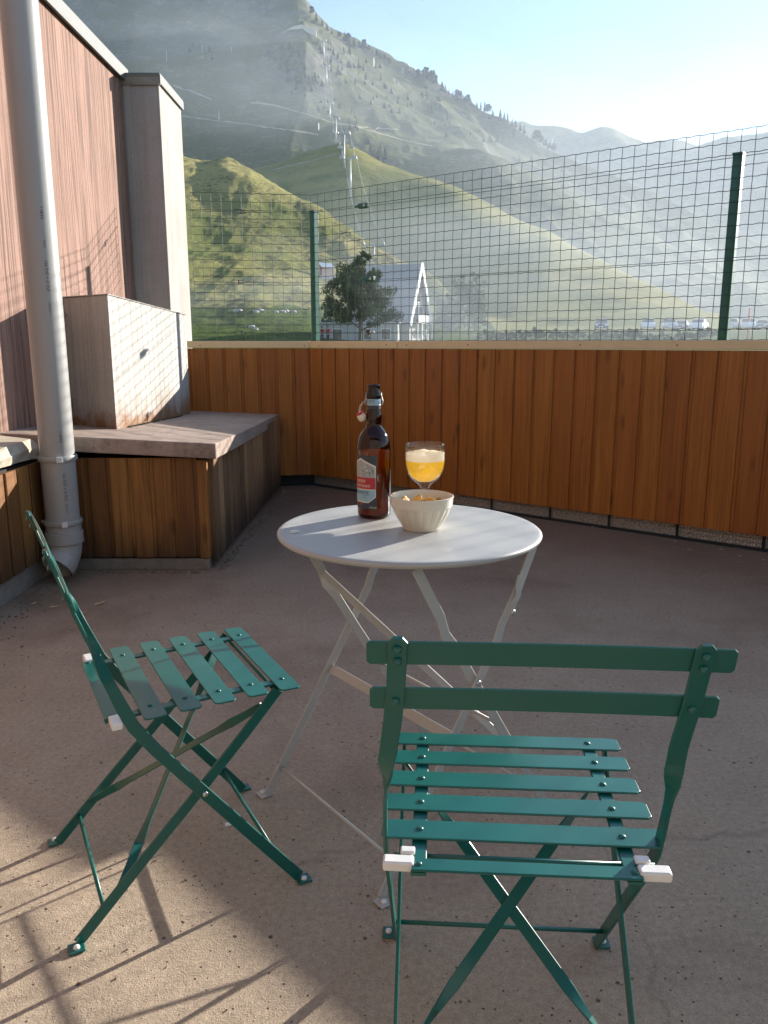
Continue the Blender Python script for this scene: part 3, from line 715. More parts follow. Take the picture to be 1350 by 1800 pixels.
    # back slats (flat plates, slightly bowed)
    for zc, xc, hl_, tilt in ((0.762, -0.2125, 0.2190, 0.30), (0.6925, -0.190, 0.2140, 0.30)):
        m = MB(); n = 12; hh = 0.0176; y0_ = -0.011 if zc > 0.73 else -0.008
        up_ = Vector((-math.sin(tilt), 0, math.cos(tilt)))
        pts_ = [Vector((xc + 0.004 * (1 - (y / hl_) ** 2), y + y0_, zc)) for y in np.linspace(-hl_, hl_, n)]
        wl = [2 * hh] * n; wl[0] = wl[-1] = 2 * hh - .006
        pts_[0].y += 0; pts_.insert(1, pts_[0].lerp(pts_[1], 0.10)); pts_.insert(-1, pts_[-1].lerp(pts_[-2], 0.10)); wl = [2 * hh - .008] + [2 * hh] * n + [2 * hh - .008]
        bs = m.strap(pts_, up_, wl, 0.004).obj('back_slat', gm, t, smooth=True, angle=35)
        for s in (-1, 1):
            for dz in ((0.009, -0.009) if zc > 0.73 else (0.0,)):
                q = Vector((xc - 0.0085, 0.181 * s + y0_, zc)) + up_ * dz
                r_ = link_mesh('rivet', riv_g, bs, q); r_.rotation_euler = (0, R(-90 + 17), 0)
    # X brace between the B legs: flat in the middle, twisted on edge at the ends
    for s in (-1, 1):
        pt = lambda f: Vector((-0.224 + 0.416 * f, 0, 0.006 + 0.43 * f))
        a, b = pt(0.93), pt(0.19); pts_ = []; wd = []
        plane = Vector((0.693, 0, 0.716)); nrm = Vector((0.716, 0, -0.693))
        for i in range(13):
            f = i / 12; p = a.lerp(b, f); p.y = (0.173 - 0.346 * f) * s; p += nrm * (0.003 * s)
            e = min(f, 1 - f); k = min(1, max(0, (e - 0.10) / 0.16))
            dirv = Vector((b.x - a.x, -0.346 * s, b.z - a.z)).normalized(); inpl = dirv.cross(nrm)
            pts_.append(p); wd.append(nrm.lerp(inpl, k * k * (3 - 2 * k)) if k > 0 else nrm)
        MB().strap(pts_, wd, 0.019, 0.0035).obj('brace', gm, t, smooth=True, angle=35)
    # stretcher rods near the feet
    MB().tube([(0.172, -0.19, 0.074), (0.172, 0.19, 0.074)], 0.0042, 10).obj('stretcher', gm, t, True)
    MB().tube([(-0.174, -0.176, 0.060), (-0.174, 0.176, 0.060)], 0.0042, 10).obj('stretcher', gm, t, True)
    return t
chair = make_chair()
chair.location = (0.2, 1.11, 0); chair.rotation_euler = (0, 0, math.atan2(0.998, 0.065))
tag(chair, 'dark green folding slat chair seen from behind, its back towards the viewer', 'chair', 'green bistro chairs')
chair2 = copy_tree(chair)
chair2.location = (-0.4695, 1.583, 0); chair2.rotation_euler = (0, 0, R(27.9))
for c_ in chair2.children:
    if c_.name.split('.')[0] in ('seat_slat', 'seat_rail', 'rear_bar', 'seat_rod', 'end_clip', 'clip_tab'):
        c_.location.x += 0.038; c_.location.y -= 0.012
tag(chair2, 'dark green folding slat chair seen from its side, beside the downpipe', 'chair', 'green bistro chairs')

# ---- bistro table
TX, TY, TZ = 0.058, 1.80, 0.71
tb = empty('bistro_table', (TX, TY, 0), math.atan2(0.605, 0.796))
tag(tb, 'round pale grey metal folding table with crossed strap legs, carrying bottle and bowl', 'table')
tm = M['table']
top = MB(); r0 = 0.3035
top.lathe([(0.0, TZ), (0.1, TZ), (0.2, TZ), (0.285, TZ), (r0 - .008, TZ), (r0 - .003, TZ - .0012), (r0, TZ - .004), (r0 + .0006, TZ - .007), (r0 - .001, TZ - .011), (r0 - .004, TZ - .0135), (r0 - .008, TZ - .012), (r0 - .009, TZ - .006), (0.2, TZ - .004), (0.0, TZ - .004)], 128)
top.obj('tabletop', M['table_top'], tb, smooth=True, angle=50)
for s in (-1, 1):
    MB().strap([(-0.165, 0.225 * s, TZ - .012), (0.165, 0.225 * s, TZ - .012)], Vector((0, 0, 1)), 0.016, 0.004).obj('top_rail', tm, tb)
plug_t = MB().lathe([(0.0065, 0.0), (0.006, 0.004), (0.003, 0.0062)], 10, close=True).mesh('foot_plug', M['white_plastic'], True)
riv_t = MB().lathe([(0.007, 0.0), (0.0064, 0.002), (0.003, 0.0035)], 10, close=True).mesh('rivet', M['rivet_steel'], True)
for s in (-1, 1):
    yp, yq = 0.240 * s, 0.226 * s
    P_ = [(-0.262, yp, 0.006), (-0.13, yp, 0.208), (0.0, yp, 0.410), (0.055, yp, 0.495), (0.068, yp, 0.530), (0.088, yp, 0.560), (0.115, yp, 0.60), (0.160, yp, 0.69)]
    Q_ = [(0.262, yq, 0.006), (0.13, yq, 0.208), (0.0, yq, 0.410), (-0.055, yq, 0.498), (-0.085, yq, 0.535), (-0.098, yq, 0.575), (-0.165, yq, 0.692)]
    for pts_, nm, fx in ((P_, 'leg', -1), (Q_, 'leg', 1)):
        y = pts_[0][1]
        lg_ = MB().strap(pts_, Vector((1, 0, 0.62 * -fx)), 0.023, 0.005).obj(nm, tm, tb, smooth=True, angle=35)
        MB().box((pts_[0][0] + 0.006 * fx, y + 0.012 * s, 0.003), (0.028, 0.032, 0.0045)).obj('foot_tab', tm, lg_, bevel=0.002)
        link_mesh('foot_plug', plug_t, lg_, (pts_[0][0] + .006 * fx, y + 0.016 * s, 0.005))
    rv = link_mesh('rivet', riv_t, tb, (0.0, yp + 0.0025 * s, 0.410)); rv.rotation_euler = (R(-90 * s), 0, 0)
# hook latch on the near right leg, flat stays and rods
MB().strap([(0.088, -0.246, 0.545), (0.094, -0.249, 0.575), (0.104, -0.252, 0.592), (0.108, -0.247, 0.615), (0.115, -0.246, 0.632)], Vector((1, 0, -0.3)), 0.017, 0.004).obj('hook_latch', tm, tb, smooth=True, angle=35)
for p in ((0.092, -0.249, 0.553),): 
    rv = link_mesh('rivet', riv_t, tb, p); rv.rotation_euler = (R(90), 0, 0)
# broad stay between the P legs (edge rolled), diagonal stay from the far Q leg, foot rods
MB().strap([(-0.068, y, 0.300) for y in np.linspace(-0.238, 0.238, 8)], [Vector((0.55, 0, 0.83))] * 8, 0.024, 0.004).obj('stay', tm, tb)
pts_ = []; wd = []
for i in range(11):
    f = i / 10; y = 0.224 - 0.448 * f; z = 0.565 - 0.36 * f; x = -0.095 + 0.23 * f
    k = min(1, max(0, (0.42 - f) / 0.12)); pts_.append((x, y, z)); wd.append(Vector((0.85, 0, 0.53)).lerp(Vector((0, 0.6, 0.8)), k))
MB().strap(pts_, wd, 0.018, 0.0035).obj('diagonal_stay', tm, tb, smooth=True, angle=35)
MB().tube([(-0.222, -0.238, 0.068), (-0.222, 0.238, 0.068)], 0.0042, 10).obj('stretcher', tm, tb, True)
MB().tube([(0.222, -0.226, 0.068), (0.222, 0.226, 0.068)], 0.0042, 10).obj('stretcher', tm, tb, True)
MB().tube([(0.085, -0.226, 0.28), (0.085, 0.226, 0.28)], 0.0040, 10).obj('stretcher', tm, tb, True)

# ---- bottle
bt = empty('beer_bottle', (-0.0245, 1.921, TZ))
tag(bt, 'brown glass swing-top beer bottle with a shield label, on the table', 'bottle')
RB = 0.0405
prof = [(0.030, 0.0015), (0.037, 0.003), (0.0398, 0.008), (RB, 0.014), (RB, 0.165), (0.0400, 0.176), (0.0380, 0.190), (0.0340, 0.2025), (0.0270, 0.2135), (0.0215, 0.2195), (0.0188, 0.2235), (0.0183, 0.230), (0.0194, 0.2375), (0.0196, 0.246),
        (0.0184, 0.255), (0.0164, 0.263), (0.0156, 0.270), (0.0158, 0.289), (0.0160, 0.291), (0.0172, 0.293), (0.0174, 0.297), (0.0166, 0.300), (0.0156, 0.307), (0.0142, 0.3155), (0.0143, 0.3165), (0.0150, 0.318), (0.0150, 0.321), (0.0140, 0.3225), (0.0105, 0.3225), (0.0100, 0.318), (0.010, 0.27)]
m = MB(); m.lathe(prof, 64); b0 = len(m.v); m.lathe([(0.0, 0.006), (0.030, 0.0015)], 64)
m.obj('bottle_glass', M['amber'], bt, smooth=True, angle=60)
m = MB(); rl = RB - 0.003
m.lathe([(0.0, 0.010), (rl - .004, 0.010), (rl, 0.016), (rl, 0.1635), (0.0, 0.1635)], 48); m.obj('bottle_beer', M['bottle_beer'], bt, smooth=True, angle=50)
A0 = math.atan2(-1.921, 0.0245)                                      # the side turned to the viewer
def patch(name, mat, r, s0, s1, lo, hi, parent, n=24):
    """piece of label on the bottle: s = arc angle from A0 in degrees; lo/hi heights as functions of s"""
    vs = []; fs = []
    for i in range(n + 1):
        s = s0 + (s1 - s0) * i / n; a = A0 + R(s)
        zl = lo(s) if callable(lo) else lo; zh = hi(s) if callable(hi) else hi
        for z in (zl, zh): vs.append((math.cos(a) * r, math.sin(a) * r, z))
    fs = [(2 * i, 2 * i + 2, 2 * i + 3, 2 * i + 1) for i in range(n)]
    mb = MB(); mb.add(vs, fs); return mb.obj(name, mat, parent, smooth=True)
SC_ = -50.0; HWD = 56.0
lab = patch('label', M['navy'], RB + .0004, SC_ - 61, SC_ + 61, 0.027, 0.157, bt, 60)
def hi_(s, e=0): k = abs(s - SC_) / HWD; return 0.150 - e - 0.018 * k
def lo_(s, e=0): k = abs(s - SC_) / HWD; return 0.042 + e + (0.014 * max(0, k - .55) / .45)
patch('shield', M['cream'], RB + .0007, SC_ - HWD, SC_ + HWD, lambda s: lo_(s), lambda s: hi_(s), lab, 60)
i1 = HWD - 3.4
patch('shield_top', M['lab_grey'], RB + .0010, SC_ - i1, SC_ + i1, 0.100, lambda s: hi_(s, .0035), lab, 60)
patch('red_band', M['lab_red'], RB + .0012, SC_ - HWD + 1, SC_ + HWD - 1, 0.0755, 0.1035, lab, 60)
patch('blue_panel', M['lab_blue'], RB + .0010, SC_ - i1, SC_ + i1, lambda s: lo_(s, .0030), 0.0735, lab, 60)
sk = random.Random(2)
for k in range(26):                                                 # engraved lines of the mountain view on the shield
    s = SC_ + sk.uniform(8, 46); z = sk.uniform(0.108, 0.130); dz = sk.uniform(.002, .006)
    patch('engraved_line', M['navy'] if k % 3 else M['cream'], RB + .0013, s, s + sk.uniform(1.5, 6), lambda q, z=z, s=s, dz=dz: z + dz * (q - s) / 6, lambda q, z=z, s=s, dz=dz: z + .0014 + dz * (q - s) / 6, lab, 4)
aC = A0 + R(SC_)
wrap_text('BRASSERIE', 0.0094, M['cream'], RB + .0016, aC, 0.0945, lab, sx=0.70)
wrap_text('DU MONT BLANC', 0.0094, M['cream'], RB + .0016, aC, 0.0832, lab, sx=0.73)
wrap_text('LA BLANCHE', 0.0105, M['lab_navy'], RB + .0015, aC, 0.0668, lab, sx=0.78)
wrap_text('4.7% vol', 0.0065, M['cream'], RB + .0010, A0 + R(-4), 0.031, lab, sx=0.8)
patch('swiss_cross_ground', M['lab_red'], RB + .0012, SC_ - 4, SC_ + 4, 0.036, 0.0435, lab, 4)
patch('blue_rule', M['lab_navy'], RB + .0015, SC_ + 4, SC_ + 34, 0.0605, 0.0612, lab, 12)
patch('blue_rule', M['lab_navy'], RB + .0015, SC_ + 4, SC_ + 24, 0.0545, 0.0552, lab, 12)
nb = patch('neck_band', M['lab_blue'], 0.0162, -150, 150, 0.2735, 0.2885, bt, 48)
for zz in (0.2855, 0.2825, 0.2795): patch('neck_print', M['lab_navy'], 0.0164, -52, 8, zz, zz + .0009, nb, 12)
patch('neck_foil', M['navy'], 0.01655, -170, 170, 0.2655, 0.2725, bt, 48)
patch('back_label', M['navy'], RB + .0004, 66, 150, 0.04, 0.12, bt, 30)
# swing-top wire and stopper hanging on the left
def A_(s, r, z): a = A0 + R(s); return Vector((math.cos(a) * r, math.sin(a) * r, z))
wr = MB()
wr.tube([A_(-90 + 12 * math.sin(k), 0.0178, 0.2935 - .0035 * k) for k in range(5)], .0012, 6)
for s in (-80, 85):
    wr.tube([A_(s, .0165, .2745), A_(s, .0205, .276), A_(s, .0225, .282), A_(s, .0205, .288), A_(s, .0185, .296), A_(s - 8, .0172, .305)], .0011, 6)
    wr.tube([A_(s + 360 * k / 10, .0172, .2745) for k in range(11)], .0010, 6)
wr.tube([A_(-84, .0205, .283), A_(-88, .026, .281), A_(-90, .0335, .272), A_(-92, .0355, .258), A_(-92, .0365, .246), A_(-90, .035, .238), A_(-86, .030, .2345), A_(-80, .026, .237)], .0012, 6)
wr.tube([A_(-100, .0195, .283), A_(-104, .026, .280), A_(-108, .033, .268), A_(-108, .036, .252), A_(-104, .036, .240), A_(-96, .034, .236)], .0011, 6)
wr.obj('bail_wire', M['steel'], bt, True)
st = MB(); st.lathe([(0.003, -0.010), (0.0085, -0.0095), (0.0105, -0.004), (0.0105, 0.003), (0.0085, 0.007), (0.0055, 0.009)], 20, close=True)
sp_ = st.obj('stopper', M['ceramic'], bt, True, loc=A_(-88, 0.0295, 0.246)); sp_.rotation_euler = (R(10), R(-28), 0)
MB().lathe([(0.004, 0.0075), (0.0088, 0.008), (0.009, 0.0105), (0.004, 0.012)], 20, close=True).obj('gasket', M['red'], sp_, True)

# ---- goblet
gl = empty('beer_goblet', (0.100, 1.925, TZ))
tag(gl, 'stemmed goblet of cloudy yellow beer with white foam, behind the bowl', 'glass')
outer = [(0.0, 0.003), (0.036, 0.001), (0.0375, 0.003), (0.034, 0.006), (0.016, 0.010), (0.0105, 0.016), (0.0095, 0.03), (0.0093, 0.05), (0.0098, 0.064), (0.0115, 0.072), (0.0150, 0.079), (0.0220, 0.0855), (0.0340, 0.0945), (0.0410, 0.104), (0.0462, 0.117), (0.0490, 0.132), (0.0496, 0.145), (0.0488, 0.160), (0.0474, 0.178), (0.0472, 0.180), (0.0464, 0.1805), (0.0458, 0.180), (0.0470, 0.160), (0.0478, 0.145), (0.0472, 0.132), (0.0444, 0.118), (0.0392, 0.1055), (0.0320, 0.0968), (0.0200, 0.089), (0.0, 0.086)]
m = MB(); m.lathe(outer, 64); m.obj('glass_body', M['glass'], gl, smooth=True, angle=60)
lq = [(0.0, 0.0868), (0.0195, 0.0896), (0.0314, 0.0974), (0.0386, 0.1061), (0.0438, 0.1186), (0.0466, 0.1325), (0.0470, 0.1405)]
m = MB(); m.lathe(lq, 64); m.obj('beer', M['beer'], gl, smooth=True)
rgf = random.Random(9); ph = [rgf.uniform(0, 6.28) for _ in range(6)]
wob = lambda a: 0.0012 * math.sin(3 * a + ph[0]) + 0.0008 * math.sin(7 * a + ph[1])
m = MB(); n = 64; fp = [(0.0471, 0.1405), (0.0472, 0.148), (0.0471, 0.1585), (0.040, 0.1600), (0.028, 0.1608), (0.014, 0.1602), (0.0, 0.1606)]; vs = []
for i, (r, z) in enumerate(fp):
    for k in range(n):
        a = 2 * math.pi * k / n; vs.append((r * math.cos(a), r * math.sin(a), z + (wob(a) if i < 3 and i != 0 else (wob(a) * .8 + .0009 * math.sin(11 * a + i) if 2 < i < 6 else 0))))
fs = [(i * n + k, i * n + (k + 1) % n, (i + 1) * n + (k + 1) % n, (i + 1) * n + k) for i in range(len(fp) - 1) for k in range(n)]
m.add(vs, fs); m.obj('foam', M['foam'], gl, smooth=True, angle=60)
M['gold'] = plain('gilt_print', (0.62, 0.42, 0.14), 0.35, 0.7)
ag = math.atan2(-1.925, -0.1)
for k, (s, z, txt) in enumerate(((-38, 0.168, 'Gallia'), (40, 0.163, 'Gallia'))): pass
for s0, z0 in ((-58, 0.166), (38, 0.163)):                           # gilt script swirls near the rim
    sw = MB(); pts_ = []
    for i in range(40):
        f = i / 39; a = ag + R(s0 + 26 * f); z = z0 + 0.0035 * math.sin(f * 22) * (1 - .4 * f) + .001 * math.sin(f * 9)
        pts_.append((math.cos(a) * .0490, math.sin(a) * .0490, z))
    sw.tube(pts_, .00045, 4); sw.obj('gilt_script', M['gold'], gl)

# ---- bowl of crisps
bw = empty('bowl', (0.0865, 1.79, TZ))
tag(bw, 'cream fluted ceramic bowl holding a few crisps, in front of the goblet', 'bowl')
RBW = 0.0725
pro = [(0.0, 0.003), (0.036, 0.002), (0.0400, 0.000), (0.0420, 0.001), (0.0430, 0.005), (0.0478, 0.0125), (0.0545, 0.0225), (0.0602, 0.032), (0.0648, 0.0415), (0.0678, 0.0495), (0.0690, 0.0535), (0.0702, 0.0555), (0.0708, 0.058), (0.0713, 0.064), (0.0722, 0.074), (RBW + .0008, 0.0765), (RBW + .0004, 0.0785), (RBW - .0012, 0.0792), (RBW - .003, 0.078), (0.0682, 0.066), (0.0645, 0.050), (0.057, 0.032), (0.046, 0.0155), (0.034, 0.0085), (0.0, 0.007)]
fl_i = {5: .25, 6: .7, 7: 1, 8: 1, 9: .9, 10: .5, 11: .12}
NF = 20
def rm(a, i):
    k = fl_i.get(i, 0); x = (a * NF / (2 * math.pi)) % 1.0
    return 1 - 0.045 * k * (0.25 + 0.75 * (1 - math.sin(math.pi * x) ** 0.8)) + 0.0 if k else 1.0
m = MB(); m.lathe(pro, 240, rmod=rm); m.obj('bowl_body', M['ceramic'], bw, smooth=True, angle=55)
def crisp(seed, r):
    g_ = random.Random(seed); m = MB(); n, k = 18, 5; vs = [(0, 0, 0)]
    for j in range(1, k + 1):
        for i in range(n):
            a = 2 * math.pi * i / n; rr = r * j / k * (1 + .12 * math.sin(2 * a + seed) + .05 * math.sin(5 * a))
            x, y = rr * math.cos(a), rr * math.sin(a) * .8
            vs.append((x, y, 14 * (x * x * .9 - y * y * .6) + .0012 * math.sin(x * 900)))
    fs = [(0, 1 + i, 1 + (i + 1) % n) for i in range(n)] + [(1 + j * n + i, 1 + (j + 1) * n + i, 1 + (j + 1) * n + (i + 1) % n, 1 + j * n + (i + 1) % n) for j in range(k - 1) for i in range(n)]
    m.add(vs, fs); return m.mesh('crisp', M['crisp'], True)
cm_ = [crisp(s, .0195) for s in (1, 2, 3)]
for k, (x, y, z, rx, ry, rz) in enumerate(((-.016, .006, .052, .5, -.5, .3), (.004, .020, .047, .2, .4, 1.2), (.024, .006, .050, -.9, .7, .4), (-.032, .016, .046, .3, -.6, 2.0), (.006, -.014, .044, -.2, .1, .8), (.030, .026, .045, .7, .5, 2.6), (-.012, -.022, .042, .3, -.2, 1.7))):
    c = link_mesh('crisp', cm_[k % 3], None, (0.0865 + x, 1.79 + y, TZ + z + .008)); c.rotation_euler = (rx, ry, rz)
    sm_ = c.modifiers.new('solid', 'SOLIDIFY'); sm_.thickness = .0014
    tag(c, 'golden ridged potato crisp lying in the cream bowl', 'crisp', 'crisps in the bowl')
# ---- scraps
p = at_z(516, 937, TZ)
sc_ = MB(); sc_.box((0, 0, .003), (.013, .008, .006)); sc_.box((.009, .002, .003), (.008, .005, .004), Matrix.Rotation(.4, 3, 'Z'))
o = sc_.obj('plastic_scrap', M['white_plastic'], None, loc=(p.x, p.y, TZ), rz=.2); bev(o, .001); tag(o, 'tiny white plastic peg lying near the table edge', 'scrap')
p = at_z(405, 1449, 0)
m = MB(); m.add([(-.013, -.006, .0006), (.012, -.007, .001), (.014, .006, .0035), (-.012, .007, .001), (0, 0, .0022)], [(0, 1, 4), (1, 2, 4), (2, 3, 4), (3, 0, 4)])
o = m.obj('paper_scrap', M['white'], None, loc=(p.x, p.y, .0005), rz=.3); tag(o, 'small white paper scrap on the floor under the left chair', 'scrap')
lf = MB(); lf.add([(-.03, 0, .001), (-.01, .012, .006), (.012, .010, .003), (.032, 0, .007), (.012, -.010, .002), (-.01, -.012, .004), (0, 0, .0005)], [(0, 6, 1), (1, 6, 2), (2, 6, 3), (3, 6, 4), (4, 6, 5), (5, 6, 0)])
lf_me = lf.mesh('dry_leaf', M['leaf_dry'])
for k, (px, py) in enumerate(((1187, 952), (1212, 967), (1268, 967), (1342, 985), (1046, 926), (540, 862), (546, 880), (500, 866), (175, 1062), (145, 1078), (60, 1062), (262, 1010), (330, 1009), (930, 960), (1300, 978), (95, 1068))):
    p = at_z(px, py, 0); o = link_mesh('dry_leaf', lf_me, None, (p.x, p.y, .001), k * 1.7); o.scale = [0.55 + .45 * ((k * .37) % 1)] * 3
    tag(o, 'small curled dry leaf ' + ('lying along the foot of the parapet at the picture edge', 'lying on the floor at the back corner, by the ledge end', 'lying on the floor below the downpipe elbow', 'lying at the foot of the board-clad ledge', 'lying beneath the parapet, behind the table')[0 if px > 1100 else 4 if px > 800 else 1 if px > 450 else 3 if px > 200 else 2], 'leaf', 'dry leaves on the floor')
gr_ = MB(); rg = random.Random(8)
def crumb(x, y, s): gr_.box((x, y, s * .35), (s, s * rg.uniform(.6, 1.2), s * .7), Matrix.Rotation(rg.random() * 3, 3, 'Z') @ Matrix.Rotation(rg.random() * .6, 3, 'X'))
for i in range(260): t = rg.random(); crumb(-0.84 + .05 * t + abs(rg.gauss(0, .02)), 3.88 + 2.3 * t, rg.uniform(.004, .014))
for i in range(140): crumb(rg.uniform(-1.55, -.88), 3.86 - abs(rg.gauss(0, .02)), rg.uniform(.003, .010))
for i in range(120): crumb(-1.62 + abs(rg.gauss(0, .08)), rg.uniform(2.6, 3.85), rg.uniform(.003, .009))
for i in range(260):
    t = rg.random(); q = Vector(W_C).lerp(Vector(W_R1), t) + Vector((-.5, -.7)).normalized() * (.03 + abs(rg.gauss(0, .05))); crumb(q.x, q.y, rg.uniform(.003, .008))
for i in range(420): crumb(rg.uniform(-1.4, 2.0), rg.uniform(1.1, 4.6), rg.uniform(.0015, .0045))
M['grit'] = plain('brown_grit', (0.20, 0.15, 0.105), .95, vary=.5, scale=90); o = gr_.obj('grit', M['grit']); tag(o, 'loose grit and crumbs of mortar on the floor', 'grit', kind='stuff')
# ================================================================= LANDSCAPE
def _h(ix, iy, seed):
    n = (ix * 374761393 + iy * 668265263 + seed * 2147483) & 0x7fffffff
    n = ((n ^ (n >> 13)) * 1274126177) & 0x7fffffff
    return ((n ^ (n >> 16)) & 0xffff) / 65535.0
def vnoise(x, y, seed):
    ix = np.floor(x).astype(np.int64); iy = np.floor(y).astype(np.int64); fx = x - ix; fy = y - iy
    fx = fx * fx * (3 - 2 * fx); fy = fy * fy * (3 - 2 * fy)
    a, b, c, d = _h(ix, iy, seed), _h(ix + 1, iy, seed), _h(ix, iy + 1, seed), _h(ix + 1, iy + 1, seed)
    return (a * (1 - fx) + b * fx) * (1 - fy) + (c * (1 - fx) + d * fx) * fy
def fbm(x, y, seed, octv=5, gain=0.5, ridged=False):
    t = 0; a = 1; s = 0
    for o in range(octv):
        n = vnoise(x * 2 ** o + 17.3 * o, y * 2 ** o - 9.1 * o, seed + o)
        n = 1 - abs(2 * n - 1) if ridged else n
        t = t + a * (n - 0.5); s += a; a *= gain
    return t / s * 2
class Layer:
    """one hill: survey lines (crest, shoulders) at known distances, eased between, plus natural relief"""
    def __init__(s, lines, r0, z0, back, amp, seed, ridged=0.0, ease=0.5, fs=0.02):
        s.lines = []
        for ln in lines:
            A = []
            for px, py, D in ln:
                d = ray(px, py); A.append((math.atan2(d.x, d.y), D, d.z / math.hypot(d.x, d.y)))
            A.sort(); s.lines.append([np.array(c) for c in zip(*A)])
        s.r0, s.z0, s.back, s.amp, s.seed, s.ridged, s.ease, s.fs = r0, z0, back, amp, seed, ridged, ease, fs
    def z(s, az, r):
        az = np.asarray(az, float); r = np.asarray(r, float); az, r = np.broadcast_arrays(az, r); az0_ = az
        if s.ridged >= 0.6: az = az + 0.040 * fbm(r * .010, az * 5 + 3, s.seed + 9, 4) * np.clip((r - 320) / 200, 0, 1) * np.clip((s.crest(az) - r) / 200, 0, 1)
        rk = [np.full(az.shape, float(s.r0))]; zk = [np.full(az.shape, float(s.z0))]
        for a, D, te in s.lines:
            d = np.interp(az, a, D); rk.append(d); zk.append(EYE + d * np.interp(az, a, te))
        rk.append(rk[-1] + s.back); zk.append(zk[-1] * 0.35 - 12)
        out = np.full(az.shape, -6.0)
        for i in range(len(rk) - 1):
            t = np.clip((r - rk[i]) / np.maximum(1e-3, rk[i + 1] - rk[i]), 0, 1); te = t * t * (3 - 2 * t)
            zz = zk[i] + (zk[i + 1] - zk[i]) * (t * (1 - s.ease) + te * s.ease)
            out = np.where((r >= rk[i]) & (r <= rk[i + 1]), zz, out)
        x, y = r * np.sin(az0_), r * np.cos(az0_)
        k = np.clip((r - s.r0) / 40, 0, 1)
        n = fbm(x * s.fs, y * s.fs, s.seed, 6, 0.5)
        if s.ridged: n = n * (1 - s.ridged) + s.ridged * fbm(x * s.fs, y * s.fs * .55, s.seed + 40, 6, 0.52, True)
        return out + n * s.amp * k
    def crest(s, az): a, D, te = s.lines[-1]; return np.interp(az, a, D)
    def build(s, name, mat, az0, az1, na, nr, r_end=None):
        az = np.linspace(az0, az1, na)[:, None]; f = np.linspace(0, 1, nr)[None, :]
        rc = s.crest(az) + s.back * 0.6
        r = s.r0 * (rc / s.r0) ** (f ** 0.8)
        z = s.z(az, r); x, y = r * np.sin(az), r * np.cos(az)
        vs = np.stack([x, y, z], -1).reshape(-1, 3)
        i = np.arange(na - 1)[:, None] * nr + np.arange(nr - 1)[None, :]
        fs = np.stack([i, i + nr, i + nr + 1, i + 1], -1).reshape(-1, 4)
        me = bpy.data.meshes.new(name); me.from_pydata(vs.tolist(), [], fs.tolist()); me.materials.append(mat)
        me.polygons.foreach_set('use_smooth', [True] * len(me.polygons)); me.update()
        o = link_mesh(name, me); o['kind'] = 'structure'; return o
    def hit(s, px, py):
        d = ray(px, py); az = math.atan2(d.x, d.y); te = d.z / math.hypot(d.x, d.y)
        r = s.r0 + (s.crest(az) * 1.25 - s.r0) * np.linspace(0, 1, 700) ** 1.2
        z = s.z(np.full(r.shape, az), r); ok = np.nonzero((z - EYE) / r >= te)[0]
        i = ok[0] if len(ok) else int(np.argmax((z - EYE) / r))
        return Vector((r[i] * math.sin(az), r[i] * math.cos(az), z[i])), float(r[i])
    def at(s, x, y):
        return float(s.z(np.array([math.atan2(x, y)]), np.array([math.hypot(x, y)]))[0])

near = Layer([[(150, 545, 118), (330, 546, 122), (540, 549, 125), (700, 572, 126), (820, 590, 118), (900, 606, 110)],
              [(150, 400, 175), (325, 425, 180), (450, 440, 182), (560, 470, 180), (640, 500, 170), (720, 535, 155), (800, 572, 140), (900, 612, 125)],
              [(150, 262, 270), (250, 262, 268), (325, 282, 262), (352, 289, 260), (400, 288, 255), (440, 300, 250), (480, 324, 245), (520, 348, 240), (560, 373, 230), (600, 398, 222), (640, 423, 212), (680, 445, 200), (720, 473, 186), (760, 500, 172), (800, 532, 155), (850, 566, 140), (900, 620, 125)]],
             78, 0.6, 60, 4.8, 3, 0.5, 0.45, 0.030)
mid = Layer([[(300, 430, 250), (600, 470, 250), (700, 500, 240), (800, 545, 200), (900, 572, 165), (1000, 577, 150), (1250, 579, 135), (1450, 600, 130), (1700, 610, 125)],
             [(250, 330, 400), (330, 318, 400), (420, 306, 400), (478, 292, 396), (537, 268, 392), (581, 257, 388), (607, 254, 385), (633, 267, 380), (670, 287, 375), (726, 311, 365), (800, 335, 350), (881, 370, 325), (963, 408, 300), (1004, 440, 285), (1085, 481, 255), (1167, 514, 225), (1248, 546, 190), (1350, 580, 165), (1500, 600, 150), (1700, 612, 145)]],
            126, 2.4, 90, 3.4, 21, 0.35, 0.5, 0.020)
